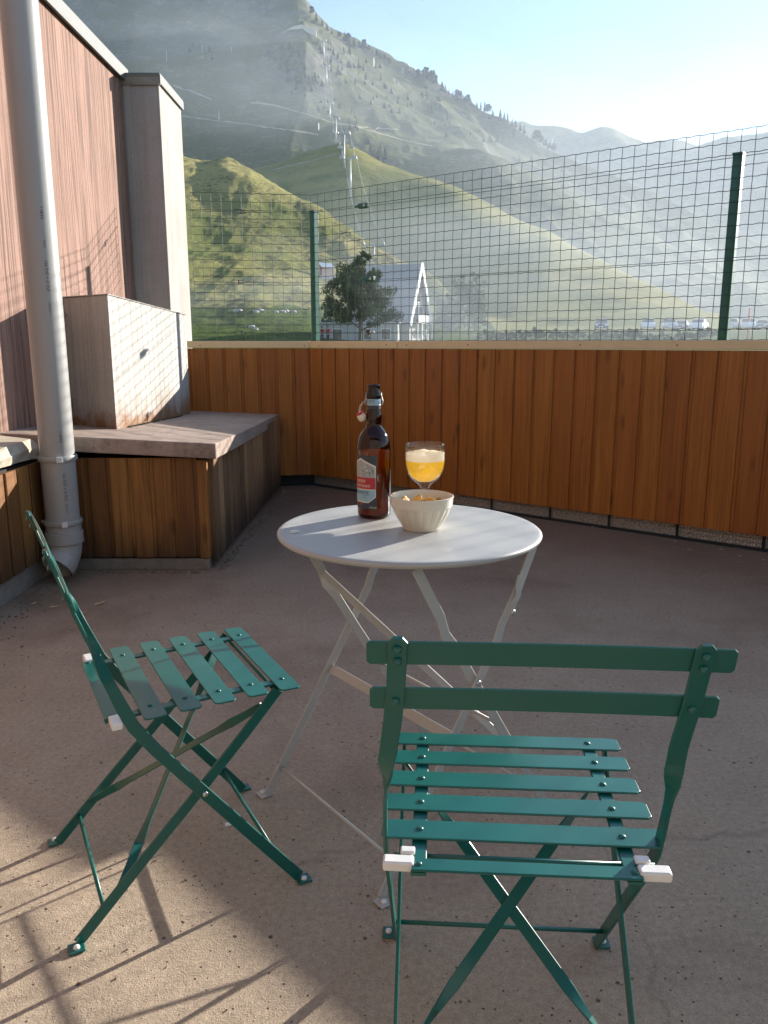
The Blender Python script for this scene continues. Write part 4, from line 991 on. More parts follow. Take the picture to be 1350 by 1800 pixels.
mtn = Layer([[(-100, 330, 500), (325, 330, 500), (600, 330, 500), (900, 420, 460), (1250, 560, 330), (1500, 600, 300), (1800, 610, 300)],
             [(-100, 300, 560), (200, 215, 590), (325, 212, 600), (420, 220, 610), (520, 232, 610), (620, 215, 620), (760, 260, 620), (900, 330, 600), (1100, 440, 520), (1250, 520, 420), (1500, 595, 380), (1800, 610, 380)],
             [(-100, 140, 760), (200, 125, 760), (290, 112, 750), (340, 100, 740), (400, 88, 735), (480, 86, 735), (520, 92, 740), (560, 92, 760), (620, 130, 770), (700, 180, 760), (800, 235, 740), (900, 300, 710), (1000, 360, 660), (1150, 450, 580), (1289, 520, 500), (1500, 590, 440), (1800, 610, 440)],
             [(-100, 160, 830), (200, 128, 830), (340, 110, 830), (400, 92, 830), (480, 78, 830), (500, 60, 815), (530, 48, 810), (560, 62, 830), (620, 112, 840), (700, 160, 830), (800, 210, 800), (900, 270, 760), (1000, 330, 700), (1150, 430, 610), (1289, 505, 520), (1500, 585, 460), (1800, 610, 460)],
             [(-100, 20, 960), (200, 10, 960), (340, 40, 950), (400, 52, 950), (480, 56, 940), (530, 40, 930), (560, 50, 920), (620, 104, 900), (700, 148, 880), (800, 195, 850), (900, 250, 800), (1000, 310, 740), (1150, 405, 650), (1289, 480, 560), (1500, 575, 490), (1800, 605, 490)],
             [(-100, -60, 1080), (250, -55, 1080), (400, -50, 1070), (470, -36, 1050), (530, 4, 1030), (560, 38, 1010), (585, 60, 1000), (640, 87, 970), (700, 122, 940), (760, 153, 910), (800, 173, 890), (880, 207, 850), (980, 268, 800), (1044, 312, 760), (1105, 344, 730), (1167, 365, 710), (1228, 397, 680), (1289, 430, 650), (1350, 450, 620), (1500, 540, 560), (1800, 600, 540)]],
            300, 4.0, 160, 21.0, 77, 0.6, 0.35, 0.0085)
far = Layer([[(500, 330, 1150), (900, 330, 1150), (1350, 420, 1150), (1900, 430, 1150)],
             [(500, 230, 1700), (860, 200, 1700), (905, 215, 1700), (930, 222, 1700), (960, 226, 1700), (1000, 231, 1690), (1020, 240, 1680), (1032, 236, 1670), (1050, 229, 1660), (1075, 232, 1650), (1100, 246, 1640), (1130, 256, 1620), (1180, 250, 1600), (1230, 262, 1600), (1290, 250, 1600), (1350, 240, 1600), (1450, 215, 1600), (1600, 235, 1600), (1900, 260, 1600)]],
            1000, 30, 200, 26.0, 131, 0.7, 0.4, 0.006)

def terrain_mat(name, rocky=0.0, shrub=0.4, dry=0.5, steep_lo=0.55, scale=1.0, fresh=0.0):
    g = G(name, rough=0.95, spec=0.05); p = g.coord()
    pc = g.map(p, (1, 1, 2.2))                                        # sheep-track banding follows the contours a little
    b = g.noise(p, 0.012 * scale, 6, 0.6, 0.4); m = g.noise(p, 0.06 * scale, 6, 0.65); f = g.noise(pc, 0.35 * scale, 5, 0.7); ff = g.noise(pc, 1.6 * scale, 4, 0.7)
    col = g.mix(g.ramp(m, [(0.35, 0.0), (0.65, 1.0)]), (0.11, 0.145, 0.032), (0.29, 0.265, 0.085))
    col = g.mix(g.ramp(b, [(0.35, 0.0), (0.65, dry)]), col, (0.40, 0.33, 0.125))
    if fresh:
        z = g.sep(p)[2]
        col = g.mix(g.ramp(g.math('ADD', z, g.math('MULTIPLY', m, 4.0)), [(0.0, fresh), (0.075 * 100, 0.0)]) if False else g.math('MULTIPLY', g.math('LESS_THAN', g.math('ADD', z, g.math('MULTIPLY', m, 3.0)), 7.5), fresh), col, (0.07, 0.115, 0.020))
    col = g.hsv(col, 0.5, 1.0, g.math('ADD', 0.45, g.math('ADD', g.math('MULTIPLY', f, 0.6), g.math('MULTIPLY', ff, 0.5))))
    sh = g.ramp(g.math('ADD', g.math('MULTIPLY', m, 0.45), g.math('MULTIPLY', f, 0.55)), [(0.60 - 0.22 * shrub, 0.0), (0.68 - 0.22 * shrub, 1.0)])
    col = g.mix(g.math('MULTIPLY', sh, 0.72), col, (0.030, 0.045, 0.015))
    tr = g.n('ShaderNodeTexNoise', Scale=0.30 * scale, Detail=3.0); g.put(tr.inputs['Vector'], g.map(p, (0.35, 0.35, 2.8)))
    col = g.mix(g.ramp(tr.outputs['Fac'], [(0.60, 0.0), (0.68, 0.35)]), col, (0.27, 0.23, 0.12))
    if rocky:
        geo = g.n('ShaderNodeNewGeometry'); nz = g.sep(geo.outputs['Normal'])[2]
        st = g.math('SUBTRACT', g.math('ADD', nz, g.math('MULTIPLY', g.math('SUBTRACT', m, 0.5), 0.5)), 0.0)
        rk = g.ramp(st, [(steep_lo - 0.12, 1.0), (steep_lo + 0.12, 0.0)])
        rn = g.noise(g.map(p, (1, 1, 0.5)), 0.16 * scale, 8, 0.72, 0.5)
        rc = g.ramp(rn, [(0.3, (0.075, 0.07, 0.068)), (0.55, (0.20, 0.185, 0.172)), (0.75, (0.33, 0.31, 0.29))])
        col = g.mix(g.math('MULTIPLY', rk, rocky), col, rc)
        sp = g.ramp(g.noise(p, 0.55 * scale, 5, 0.8), [(0.66, 0.0), (0.72, 0.7)])
        col = g.mix(sp, col, (0.30, 0.285, 0.265))
    g.set(color=col, normal=g.bump(g.math('ADD', g.math('MULTIPLY', f, 0.8), g.math('MULTIPLY', ff, 0.35)), 0.9, 1.2 / scale))
    return g.mat
M['near'] = terrain_mat('dry_hill_grass', 0.0, 0.46, 0.95, scale=2.2, fresh=0.85)
M['midg'] = terrain_mat('pale_hill_grass', 0.0, 0.12, 0.6, scale=1.4)
M['mtn'] = terrain_mat('mountain_ground', 0.95, 0.92, 0.4, steep_lo=0.70, scale=0.9)
M['far'] = terrain_mat('far_rock', 1.0, 0.7, 0.3, steep_lo=0.8, scale=0.5)
near.build('grassy_hill', M['near'], R(-31), R(11), 620, 240)
mid.build('valley_slope', M['midg'], R(-24), R(40), 420, 120)
mtn.build('mountain', M['mtn'], R(-38), R(42), 760, 300)
far.build('far_mountain', M['far'], R(0), R(46), 320, 60)

# valley ground round the terrace
def ground_z(az, r):
    az = np.asarray(az, float); r = np.asarray(r, float)
    left = np.interp(r, [0, 14, 40, 70, 95, 140, 400, 3200], [-.35, -.35, .55, 1.0, 1.12, 1.6, 2.0, 2.0])
    right = np.interp(r, [0, 14, 40, 70, 98, 107, 124, 200, 400, 3200], [-.35, -.35, .45, .95, 1.25, 2.55, 2.72, 3.2, 2.0, 2.0])
    k = np.clip((az - R(5.5)) / R(4), 0, 1); k = k * k * (3 - 2 * k) * np.clip((R(70) - az) / R(15), 0, 1)
    z = left * (1 - k) + right * k
    x, y = r * np.sin(az), r * np.cos(az)
    return z + np.where(r > 20, 0.12, 0.0) * fbm(x * .12, y * .12, 5, 4)
def gz(x, y): return float(ground_z(np.array([math.atan2(x, y)]), np.array([math.hypot(x, y)]))[0])
azs = np.linspace(-math.pi, math.pi, 361)[:, None]; rs = np.array([0.6, 6, 10, 14, 20, 28, 36, 45, 55, 65, 75, 83, 90, 95, 98, 101, 104, 107, 110, 114, 119, 124, 132, 145, 170, 220, 300, 420, 700, 1200, 2000, 3000])[None, :]
zz = ground_z(np.broadcast_to(azs, (361, rs.size)), np.broadcast_to(rs, (361, rs.size))); xx, yy = rs * np.sin(azs), rs * np.cos(azs)
vs_ = np.stack([xx, yy, zz], -1).reshape(-1, 3); nr_ = rs.size
i_ = np.arange(360)[:, None] * nr_ + np.arange(nr_ - 1)[None, :]
fs_ = np.stack([i_, i_ + nr_, i_ + nr_ + 1, i_ + 1], -1).reshape(-1, 4)
gg = G('valley_grass', rough=0.95, spec=0.05); p = gg.coord(); a_ = gg.noise(p, 0.12, 6, 0.65); b_n = gg.noise(p, 1.8, 5, 0.75)
c_ = gg.mix(gg.ramp(a_, [(0.35, 0.0), (0.65, 1.0)]), (0.055, 0.10, 0.018), (0.13, 0.15, 0.045))
gg.set(color=gg.hsv(c_, .5, 1, gg.math('ADD', .5, gg.math('MULTIPLY', b_n, 1.0))), normal=gg.bump(b_n, 1.0, .35))
me = bpy.data.meshes.new('ground'); me.from_pydata(vs_.tolist(), [], fs_.tolist()); me.materials.append(gg.mat)
me.polygons.foreach_set('use_smooth', [True] * len(me.polygons)); me.update(); o = link_mesh('ground', me); o['kind'] = 'structure'
# valley road on its bank (right)
rd = MB(); A = np.radians(np.linspace(10.5, 44, 60)); vs_ = []
for a in A:
    for r in (109.5, 113, 117, 121.5):
        vs_.append((r * math.sin(a), r * math.cos(a), float(ground_z(np.array([a]), np.array([r]))[0]) + 0.10))
fs_ = [(i * 4 + j, i * 4 + j + 1, (i + 1) * 4 + j + 1, (i + 1) * 4 + j) for i in range(len(A) - 1) for j in range(3)]
rd.add(vs_, fs_); M['asphalt'] = plain('worn_asphalt', (0.14, 0.135, 0.13), 0.9, vary=0.2, scale=2); o = rd.obj('road', M['asphalt']); tag(o, kind='structure')

# paths worn across the slopes
M['path'] = plain('bare_track', (0.36, 0.31, 0.22), 0.95, vary=0.25, scale=.5)
def path(layer, pxs, width, lift=0.35):
    P = []; 
    for (x0, y0), (x1, y1) in zip(pxs[:-1], pxs[1:]):
        n = max(2, int(math.hypot(x1 - x0, y1 - y0) / 6))
        for k in range(n): P.append((x0 + (x1 - x0) * k / n, y0 + (y1 - y0) * k / n))
    P.append(pxs[-1]); H = [layer.hit(*q)[0] for q in P]; vs = []
    H = [H[0]] + [a.lerp((p_ + c) / 2, .5) for p_, a, c in zip(H[:-2], H[1:-1], H[2:])] + [H[-1]]
    for i, h in enumerate(H):
        w = width * (0.7 + 0.5 * ((i * .37) % 1))
        for k in (-.5, .5):
            q = h + Vector((h.x, h.y, 0)).normalized() * (w * k); vs.append((q.x, q.y, layer.at(q.x, q.y) + lift))
    m = MB(); m.add(vs, [(2 * i, 2 * i + 1, 2 * i + 3, 2 * i + 2) for i in range(len(H) - 1)])
    o = m.obj('mountain_path', M['path'], smooth=True); o['kind'] = 'structure'
path(mtn, [(318, 205), (370, 212), (430, 219), (500, 229), (560, 238)], 2.6)
path(mtn, [(305, 152), (345, 165), (372, 177)], 2.6)
path(mtn, [(440, 182), (490, 188), (545, 204), (585, 217), (640, 225), (700, 229)], 2.4)
path(mtn, [(620, 222), (700, 245), (760, 258)], 2.2)
path(mid, [(478, 300), (540, 286), (590, 272)], 1.6, .25)
M['pale_render'] = plain('grey_beige_concrete', (0.6, 0.56, 0.48), .9, vary=.3, scale=.3)  # grey-beige tone of the curved wall itself
# white concrete avalanche wall curving up the shoulder
ptsw = [(489, 78), (493, 66), (500, 56), (510, 49), (520, 45), (532, 43), (545, 50), (556, 54)]
H = []
rmed = sorted(mtn.hit(q[0], q[1] + 4)[1] for q in ptsw)[3]
m = MB(); vs_ = []
for k, q in enumerate(ptsw):
    d = ray(*q).normalized(); d = d * (rmed / math.hypot(d.x, d.y)); hh_ = (1.0, 1.5, 2.0, 2.4, 2.6, 2.4, 1.6, 1.0)[k]
    zt_ = EYE + d.z; zb_ = min(mtn.at(d.x, d.y), zt_ - hh_)
    vs_ += [(d.x, d.y, zb_), (d.x, d.y, zt_), (d.x, d.y + 2, zt_), (d.x, d.y + 2, zb_)]
fs_ = [(4 * i + j, 4 * i + (j + 1) % 4, 4 * i + 4 + (j + 1) % 4, 4 * i + 4 + j) for i in range(len(ptsw) - 1) for j in range(4)] + [(0, 1, 2, 3), tuple(len(vs_) - 4 + j for j in range(4))]
m.add(vs_, fs_)
o = m.obj('avalanche_wall', M['pale_render']); tag(o, 'white curved wall high on the mountain shoulder', 'wall')

# ---------------------------------------------------------------- trees
def needle_mat(name, c0, c1):
    g = G(name, rough=0.8, spec=0.15); p = g.coord(); n = g.noise(p, 1.2, 4, 0.7); r_ = g.rand()
    c = g.mix(g.ramp(n, [(0.3, 0.0), (0.7, 1.0)]), c0, c1)
    g.set(color=g.hsv(c, .5, 1, g.math('ADD', .75, g.math('MULTIPLY', r_, .5)))); return g.mat
M['needle'] = needle_mat('dark_needles', (0.016, 0.030, 0.014), (0.045, 0.062, 0.026))
M['pine'] = needle_mat('pine_needles', (0.048, 0.078, 0.024), (0.16, 0.175, 0.055))
M['leafy'] = needle_mat('broad_leaves', (0.055, 0.080, 0.026), (0.15, 0.17, 0.055))
M['bark'] = plain('grey_bark', (0.16, 0.12, 0.085), 0.9, vary=.3, scale=8)
def conifer_meshes(seed, lean=0.0, slim=0.24):
    g = random.Random(seed); c = MB(); N = 90
    for k in range(N):
        f = (k + .5) / N; z = 0.10 + 0.90 * f; R_ = slim * (1 - f) ** 0.8 * (0.75 + .5 * g.random()) + .015
        a = k * 2.4 + g.random(); d = Vector((math.cos(a), math.sin(a), 0)); side = Vector((-d.y, d.x, 0)); w = R_ * .55 + .01
        p0 = Vector((0, 0, z + .02)); p1 = d * R_ + Vector((0, 0, z - .05 - .05 * g.random()))
        c.add([p0, p1 * .6 + p0 * .4 + side * w * .6 + Vector((0, 0, -.03)), p1, p1 * .6 + p0 * .4 - side * w * .6 + Vector((0, 0, -.03))], [(0, 1, 2), (0, 2, 3)])
    t = MB(); t.tube([(0, 0, -.06), (0, 0, .4), (0, 0, .97)], [.022, .014, .003], 6)
    return c.mesh('crown', M['needle']), t.mesh('trunk', M['bark'])
def broad_meshes(seed):
    g = random.Random(seed); c = MB()
    for k in range(150):
        a = g.random() * 6.28; f = g.random() ** .6; z = .28 + .72 * g.random(); rr = .32 * f * math.sqrt(max(.05, 1 - ((z - .6) / .46) ** 2))
        p_ = Vector((math.cos(a) * rr, math.sin(a) * rr, z)); s = .05 + .05 * g.random()
        q = Quaternion(Vector((g.random() - .5, g.random() - .5, g.random() - .5)).normalized(), g.random() * 6)
        c.add([p_ + q @ Vector(v) * s for v in ((-1, -.7, 0), (1, -.6, .2), (.8, .8, 0), (-.9, .7, -.2))], [(0, 1, 2, 3)])
    t = MB(); t.tube([(0, 0, -.06), (0.01, 0, .35), (0, 0, .75)], [.03, .02, .006], 6)
    return c.mesh('crown', M['needle']), t.mesh('trunk', M['bark'])
VAR = [conifer_meshes(s, slim=w) for s, w in ((1, .20), (2, .26), (3, .17), (4, .30))] + [broad_meshes(s) for s in (5, 6)]
def mtree(layer, px, py, hpx, label, group, v=None, name='conifer_tree'):
    h, r_ = layer.hit(px, py); H_ = hpx * r_ / 1400 * 1.05
    cm, tm_ = VAR[v if v is not None else random.randrange(4)]
    t = empty(name, h, random.random() * 6.28); t.scale = (H_ * random.uniform(.9, 1.2),) * 2 + (H_,)
    tag(t, label, 'tree', group); link_mesh('crown', cm, t); link_mesh('trunk', tm_, t)
rt = random.Random(44)
RIDGE = [(548, 24), (556, 36), (566, 44), (575, 52), (583, 58), (596, 66), (606, 70), (612, 74), (622, 78), (631, 82), (640, 86), (648, 90), (655, 93), (662, 96), (668, 100), (676, 106), (684, 112), (716, 128), (722, 130), (727, 134), (735, 138), (748, 143), (756, 146), (760, 148), (764, 151), (777, 160), (783, 162), (789, 166), (796, 170), (803, 172), (808, 175), (815, 178), (822, 181), (828, 184), (838, 188), (845, 191), (852, 194), (858, 198), (866, 202), (879, 208), (886, 211), (892, 214), (900, 219), (906, 222), (914, 226), (921, 231), (937, 242), (943, 246), (950, 250), (958, 255), (966, 260), (973, 264)]
for px, py in RIDGE:
    big = 1.5 if 745 < px < 770 else 1.0
    mtree(mtn, px, py + 2.5, rt.uniform(9, 16) * big, 'dark tree on the mountain skyline, ' + ('high up above the topmost lift towers' if px < 600 else 'on the steep upper shoulder' if px < 690 else 'in the broad dark clump halfway down' if px < 770 else 'in the even row below the broad clump' if px < 870 else 'near the lower end where far peaks appear'), 'trees on the mountain skyline', rt.choice([0, 1, 3, 4, 5]) if big == 1 else rt.choice([4, 5]))
SLS = ['clump right of the white curved wall', 'wood beside the highest lift tower', 'open slope below the upper skyline', 'ground left of the highest lift towers', 'dark strip just behind the grassy knoll', 'bare ground under the skyline row', 'ground beside the middle lift towers', 'slope below the highest lift tower', 'lower end of the skyline ridge', 'far-left shoulder by the thin posts']; SG = 'trees on the mountain slope'
cnt = 0
for (x0, y0, x1, y1, n) in ((480, 88, 560, 150, 34), (560, 90, 660, 150, 34), (600, 120, 760, 200, 34), (470, 100, 520, 145, 14), (640, 255, 680, 288, 20), (700, 175, 900, 250, 24), (585, 190, 640, 230, 10), (500, 145, 600, 200, 18), (900, 240, 1050, 330, 14), (330, 85, 380, 108, 6)):
    SLn = SLS[cnt]; cnt += 1
    for k in range(n):
        t_ = rt.random(); px = x0 + (x1 - x0) * t_; py = y0 + (y1 - y0) * min(1, max(0, t_ + rt.uniform(-.5, .5)))
        fx, fy = (px - x0) / (x1 - x0), (py - y0) / (y1 - y0); hp_ = rt.uniform(6, 12); SL = '%s dark conifer, %s %s part of the %s' % ('tall' if hp_ > 9 else 'small', 'upper' if fy < .34 else 'middle' if fy < .67 else 'lower', 'left' if fx < .34 else 'central' if fx < .67 else 'right', SLn)
        mtree(mtn, px, py, hp_, SL, SG)
# big pine in front of the chalet
def leafy_tree(name, loc, H_, crown, label, cat, mat, leaf, nleaf, seed, limbs=9, base=.16, tw=.03):
    g = random.Random(seed); t = empty(name, loc); tag(t, label, cat)
    tr = MB(); tr.tube([(0, 0, -.5), (H_ * .01, 0, H_ * base), (-H_ * .01, 0, H_ * .5), (0, 0, H_ * .9)], [H_ * tw, H_ * tw * .8, H_ * tw * .5, H_ * .004], 8)
    cl = []
    for k in range(limbs):
        a = k * 2.4 + g.random() * .6; f = (k + .5) / limbs; z0 = H_ * (base * .7 + .55 * f); cr = crown(f) * H_
        tip = Vector((math.cos(a) * cr, math.sin(a) * cr, z0 + H_ * .18 * (1 - .4 * f) + g.uniform(-.02, .05) * H_)); md = Vector((tip.x * .5, tip.y * .5, z0 + (tip.z - z0) * .62))
        tr.tube([(0, 0, z0), md, tip], [H_ * tw * .45, H_ * tw * .28, H_ * .003], 6)
        for j in range(9):
            q = Vector((0, 0, z0)).lerp(tip, .35 + .65 * j / 8) + Vector((g.gauss(0, .05), g.gauss(0, .05), g.gauss(0.02, .035))) * H_
            cl.append((q, H_ * g.uniform(.045, .085)))
    for k in range(14): cl.append((Vector((g.gauss(0, .06) * H_, g.gauss(0, .06) * H_, H_ * (.62 + .36 * k / 13))), H_ * .07 * (1 - .5 * k / 13)))
    c = MB()
    for k in range(nleaf):
        q, s = cl[g.randrange(len(cl))]; u = Vector((g.gauss(0, 1), g.gauss(0, 1), g.gauss(0, .75))); u = u.normalized() * s * g.random() ** .45
        ax = Vector((g.gauss(0, 1), g.gauss(0, 1), g.gauss(.5, 1))).normalized(); sd = ax.orthogonal().normalized(); sd.rotate(Quaternion(ax, g.random() * 6.28)); l = leaf * g.uniform(.6, 1.4)
        p_ = q + u
        c.add([p_ - sd * l * .28, p_ + ax * l, p_ + sd * l * .28, p_ - ax * l * .35], [(0, 1, 2, 3)])
    tr.obj('trunk', M['bark'], t, True); c.obj('crown', mat, t)
    return t
def ground_at(px, r):
    d = ray(px, 600); az = math.atan2(d.x, d.y); x, y = r * math.sin(az), r * math.cos(az); return Vector((x, y, gz(x, y)))
leafy_tree('pine_tree', ground_at(632, 80), 8.6, lambda f: .46 * (1 - .66 * f) + .03, 'large bushy pine with a forked trunk in front of the grey-roofed chalet', 'tree', M['pine'], .22, 19000, 3, 15, .17, .022)
leafy_tree('deciduous_tree', ground_at(822, 104), 8.4, lambda f: .26 * (1 - .4 * f), 'pale hazy broad-leaved tree standing right of the chalet gable', 'tree', M['leafy'], .26, 4200, 4, 10, .22, .016)
leafy_tree('deciduous_tree', ground_at(790, 112), 6.4, lambda f: .34 * (1 - .4 * f), 'low round bushy tree between the chalet gable and the taller pale tree', 'tree', M['leafy'], .26, 3000, 5, 10, .18, .016)
leafy_tree('deciduous_tree', ground_at(575, 96), 3.4, lambda f: .42 * (1 - .4 * f), 'low green bush beside the green corner post, left of the pine', 'bush', M['leafy'], .2, 2000, 6, 9, .12, .02)
# hedge bank below the road: single bushes
for k in range(20):
    px = 850 + k * 21 + rt.uniform(-6, 6); q = ground_at(px, 99 + rt.uniform(-1, 2))
    if k < 4:
        BM = leafy_tree('roadside_bush', q, 1.15 + .3 * rt.random(), lambda f: .7, 'low dark bush in the row on the bank below the parked cars', 'bush', M['leafy'], .2, 800, 60 + k, 6, .1, .02); BM['group'] = 'bushes on the road bank'
        if k == 0: protos = []
        protos.append(BM); c = BM
    else:
        c = copy_tree(protos[k % 4]); c.location = q; s_ = rt.uniform(.7, 1.05); c.scale = (s_ * 1.2, s_ * 1.2, s_); c.rotation_euler = (0, 0, rt.random() * 6)
    c['label'] = 'low dark bush on the road bank, %s from the left of its row' % ('first second third fourth fifth sixth seventh eighth ninth tenth eleventh twelfth thirteenth fourteenth fifteenth sixteenth seventeenth eighteenth nineteenth twentieth'.split()[k])

# ---------------------------------------------------------------- chalet
CH = ground_at(690, 97); CH.z = 0.9
ch_ = empty('chalet', CH, R(-22)); tag(ch_, 'chalet with a steep grey roof to the eaves and a white balconied gable', 'chalet')
M['roof'] = plain('grey_roof_sheet', (0.24, 0.245, 0.26), 0.55, vary=.12, scale=1.5)
M['pale_wall'] = plain('pale_render', (0.46, 0.445, 0.42), 0.9, vary=.08, scale=1)
M['dark_glass'] = plain('dark_window', (0.03, 0.035, 0.04), 0.15, spec=.6)
M['brown_wood'] = plain('brown_timber', (0.16, 0.10, 0.06), 0.8)  # plain brown timber tone
Lx, Hh, Wd, ez = 3.6, 9.1, 3.7, 2.3                               # half length, ridge height, half width, eaves height
def gable_prism(mb, x0, x1, w, z0, z1, y0=0):
    mb.add([(x0, y0 - w, z0), (x0, y0 + w, z0), (x0, y0, z1), (x1, y0 - w, z0), (x1, y0 + w, z0), (x1, y0, z1)], [(0, 1, 2), (3, 5, 4), (0, 2, 5, 3), (1, 4, 5, 2), (0, 3, 4, 1)]); return mb
b0_ = MB(); b0_.box((0, 0, 1.2), (2 * Lx - .6, 2 * Wd - 1.0, 2.6)); gable_prism(b0_, -Lx + .4, Lx - .5, Wd - .45, 2.2, Hh - .5); b0_.obj('wall', M['pale_wall'], ch_)
for s in (-1, 1):
    sl_ = math.hypot(Wd, Hh - ez); a = math.atan2(Hh - ez, Wd)
    r_ = MB(); r_.box((0, s * Wd / 2, (Hh + ez) / 2), (2 * Lx, sl_, .18), Matrix.Rotation(-s * a, 3, 'X')); ro = r_.obj('roof', M['roof'], ch_)
    f_ = MB(); f_.box((Lx + .05, s * Wd / 2, (Hh + ez) / 2 - .05), (.12, sl_ + .2, .55), Matrix.Rotation(-s * a, 3, 'X')); f_.obj('fascia', M['white'], ro)
for z0, w_ in ((2.45, 2.6),):
    sl2 = MB(); sl2.box((Lx - .05, 0, z0), (1.2, 2 * w_, .14)); bl = sl2.obj('balcony', M['pale_wall'], ch_)
    MB().box((Lx + .50, 0, z0 + .50), (.06, 2 * w_ - .3, .8)).obj('balustrade', M['roof'], bl)
for y, z, w_, h_ in ((-1.5, 1.15, 1.2, 2.0), (0.2, 1.15, 1.2, 2.0), (1.7, 1.15, .9, 1.9), (-1.0, 3.5, 1.1, 1.7), (0.9, 3.5, 1.1, 1.7), (0, 5.7, 1.2, 1.6)):
    wf = MB(); wf.box((Lx - .44, y, z), (.10, w_ + .2, h_ + .2)); wo = wf.obj('window', M['white'], ch_)
    MB().box((Lx - .38, y, z), (.05, w_, h_)).obj('pane', M['dark_glass'], wo)
for y in (-2.6, -1.0, 1.0, 2.6): MB().box((Lx + .45, y, 1.2), (.16, .16, 2.5)).obj('balcony_post', M['white'], ch_)
an = empty('annexe', ground_at(632, 92), R(-6)); an.location.z = .8; tag(an, 'low white flat-roofed annexe with a dark window behind the pine trunk', 'annexe')
MB().box((0, 0, 1.15), (9.0, 4.0, 2.5)).obj('wall', M['pale_wall'], an); MB().box((0, 0, 2.47), (9.4, 4.4, .16)).obj('roof', M['pale_wall'], an)
for x, w_ in ((-2.2, 1.0), (3.2, .9), (1.2, .8)):
    wo = MB().box((x, -2.02, 1.25), (w_ + .16, .06, 1.2)).obj('window', M['white'], an); MB().box((x, -2.06, 1.25), (w_, .05, 1.04)).obj('pane', M['dark_glass'], wo)
# red hut up the slope
h, r_ = near.hit(571, 488); hut = empty('hut', h, R(38)); hut.scale = (1.15, 1.15, 1.15); tag(hut, 'small red-sided hut with a pale metal roof on the grassy slope', 'hut')
M['red_wall'] = plain('red_boards', (0.28, 0.06, 0.04), 0.8, vary=.2, scale=2); M['pale_roof'] = plain('pale_roof_sheet', (0.46, 0.50, 0.55), 0.4, .3)
M['pink_wall'] = plain('pink_wash', (0.55, 0.36, 0.30), 0.8)
k_ = r_ / 1400
m = MB(); m.box((0, 0, 6 * k_), (20 * k_, 16 * k_, 16 * k_)); m.obj('wall', M['pink_wall'], hut)
m = MB(); m.add([(-10.4 * k_, y * k_, z * k_) for y, z in ((-8, -2), (8, -2), (8, 14), (0, 20), (-8, 14))] + [(-10.0 * k_, y * k_, z * k_) for y, z in ((-8, -2), (8, -2), (8, 14), (0, 20), (-8, 14))], [(0, 1, 2, 3, 4), (5, 9, 8, 7, 6), (0, 4, 9, 5), (4, 3, 8, 9), (3, 2, 7, 8), (2, 1, 6, 7), (1, 0, 5, 6)]); m.obj('gable', M['red_wall'], hut)
for s in (-1, 1):
    m = MB(); m.box((0, s * 4.4 * k_, 17 * k_), (23 * k_, 11.4 * k_, .8 * k_), Matrix.Rotation(-s * math.atan2(6, 8), 3, 'X')); m.obj('roof', M['pale_roof'], hut)
m = MB(); m.box((2 * k_, -9 * k_, -2 * k_), (30 * k_, 3 * k_, 7 * k_)); m.obj('terrace_wall', M['pale_wall'], hut)
# pale boulders along the track at the foot of the slope
rg = random.Random(12); bs = []; M['plinth_pale'] = plain('pale_rock', (0.45, 0.43, 0.40), .9, vary=.3, scale=3)
for v in range(3):
    bm = bmesh.new(); bmesh.ops.create_icosphere(bm, subdivisions=2, radius=1)
    for q in bm.verts: q.co *= 1 + rg.uniform(-.22, .22); q.co.z *= .75
    me = bpy.data.meshes.new('boulder'); bm.to_mesh(me); bm.free(); me.materials.append(M['plinth_pale']); bs.append(me)
for k, (px, py, s_) in enumerate(((415, 548, .62), (421, 547, .55), (450, 549, .5), (457, 547, .7), (486, 550, .5), (497, 549, .55), (502, 548, .7), (516, 550, .6), (442, 575, .5), (450, 580, .45))):
    h, r_ = near.hit(px, py); o = link_mesh('boulder', bs[k % 3], None, h + Vector((0, 0, .05)), k * 1.3); o.scale = (s_ * .85, s_ * .7, s_ * .6)
    tag(o, ('leftmost pale boulder of the row along the track', 'pale boulder touching the leftmost one on the track', 'third pale boulder from the left along the track', 'larger pale boulder in the middle pair by the track', 'pale boulder just right of the middle pair', 'pale boulder left in the tight group near the green corner post', 'biggest pale boulder of the tight group near the green corner post', 'pale boulder nearest the green corner post', 'pale boulder lying alone on the green bank below the track', 'lower pale boulder on the green bank below the track')[k], 'boulder', 'pale boulders along the track')

# ---------------------------------------------------------------- chairlift
M['lift'] = plain('pale_galvanised_tower', (0.42, 0.43, 0.44), 0.5, .2)
towers = []
TW = [(mid, 657, 512, 436, 'lowest chairlift tower, rising behind the pine and chalet roof'), (mid, 616, 348, 287, 'tall chairlift tower on the face of the pale grassy knoll'), (mid, 605, 296, 243, 'chairlift tower at the top of the pale grassy knoll'),
      (mtn, 591, 250, 214, 'chairlift tower on the slope just behind the grassy knoll'), (mtn, 580, 210, 186, 'chairlift tower beside the mountain path'), (mtn, 574, 150, 122, 'chairlift tower among dark trees high on the slope'), (mtn, 569, 100, 76, 'highest chairlift tower, near the white curved wall')]
prev = None
for k, (ly, px, pb, ptop, lab_) in enumerate(TW):
    h, r_ = ly.hit(px, pb); Ht = (pb - ptop) * r_ / 1400; Hm = Ht
    t = empty('chairlift_tower', h, R(-4)); tag(t, lab_, 'lift tower', 'chairlift towers')
    w_ = .20 + .0004 * r_
    MB().tube([(0, 0, -1.5), (0, 0, Hm)], [w_ * 1.3, w_], 8).obj('mast', M['lift'], t, True)
    MB().box((0, 0, Hm - .2), (5.0, w_ * 1.2, w_ * 1.2)).obj('crossarm', M['lift'], t)
    for s in (-1, 1): MB().box((2.3 * s, 0, Hm + .1), (.35, 3.2, .5)).obj('sheave_train', M['lift'], t)
    towers.append(h + Vector((0, 0, Hm + .4)))
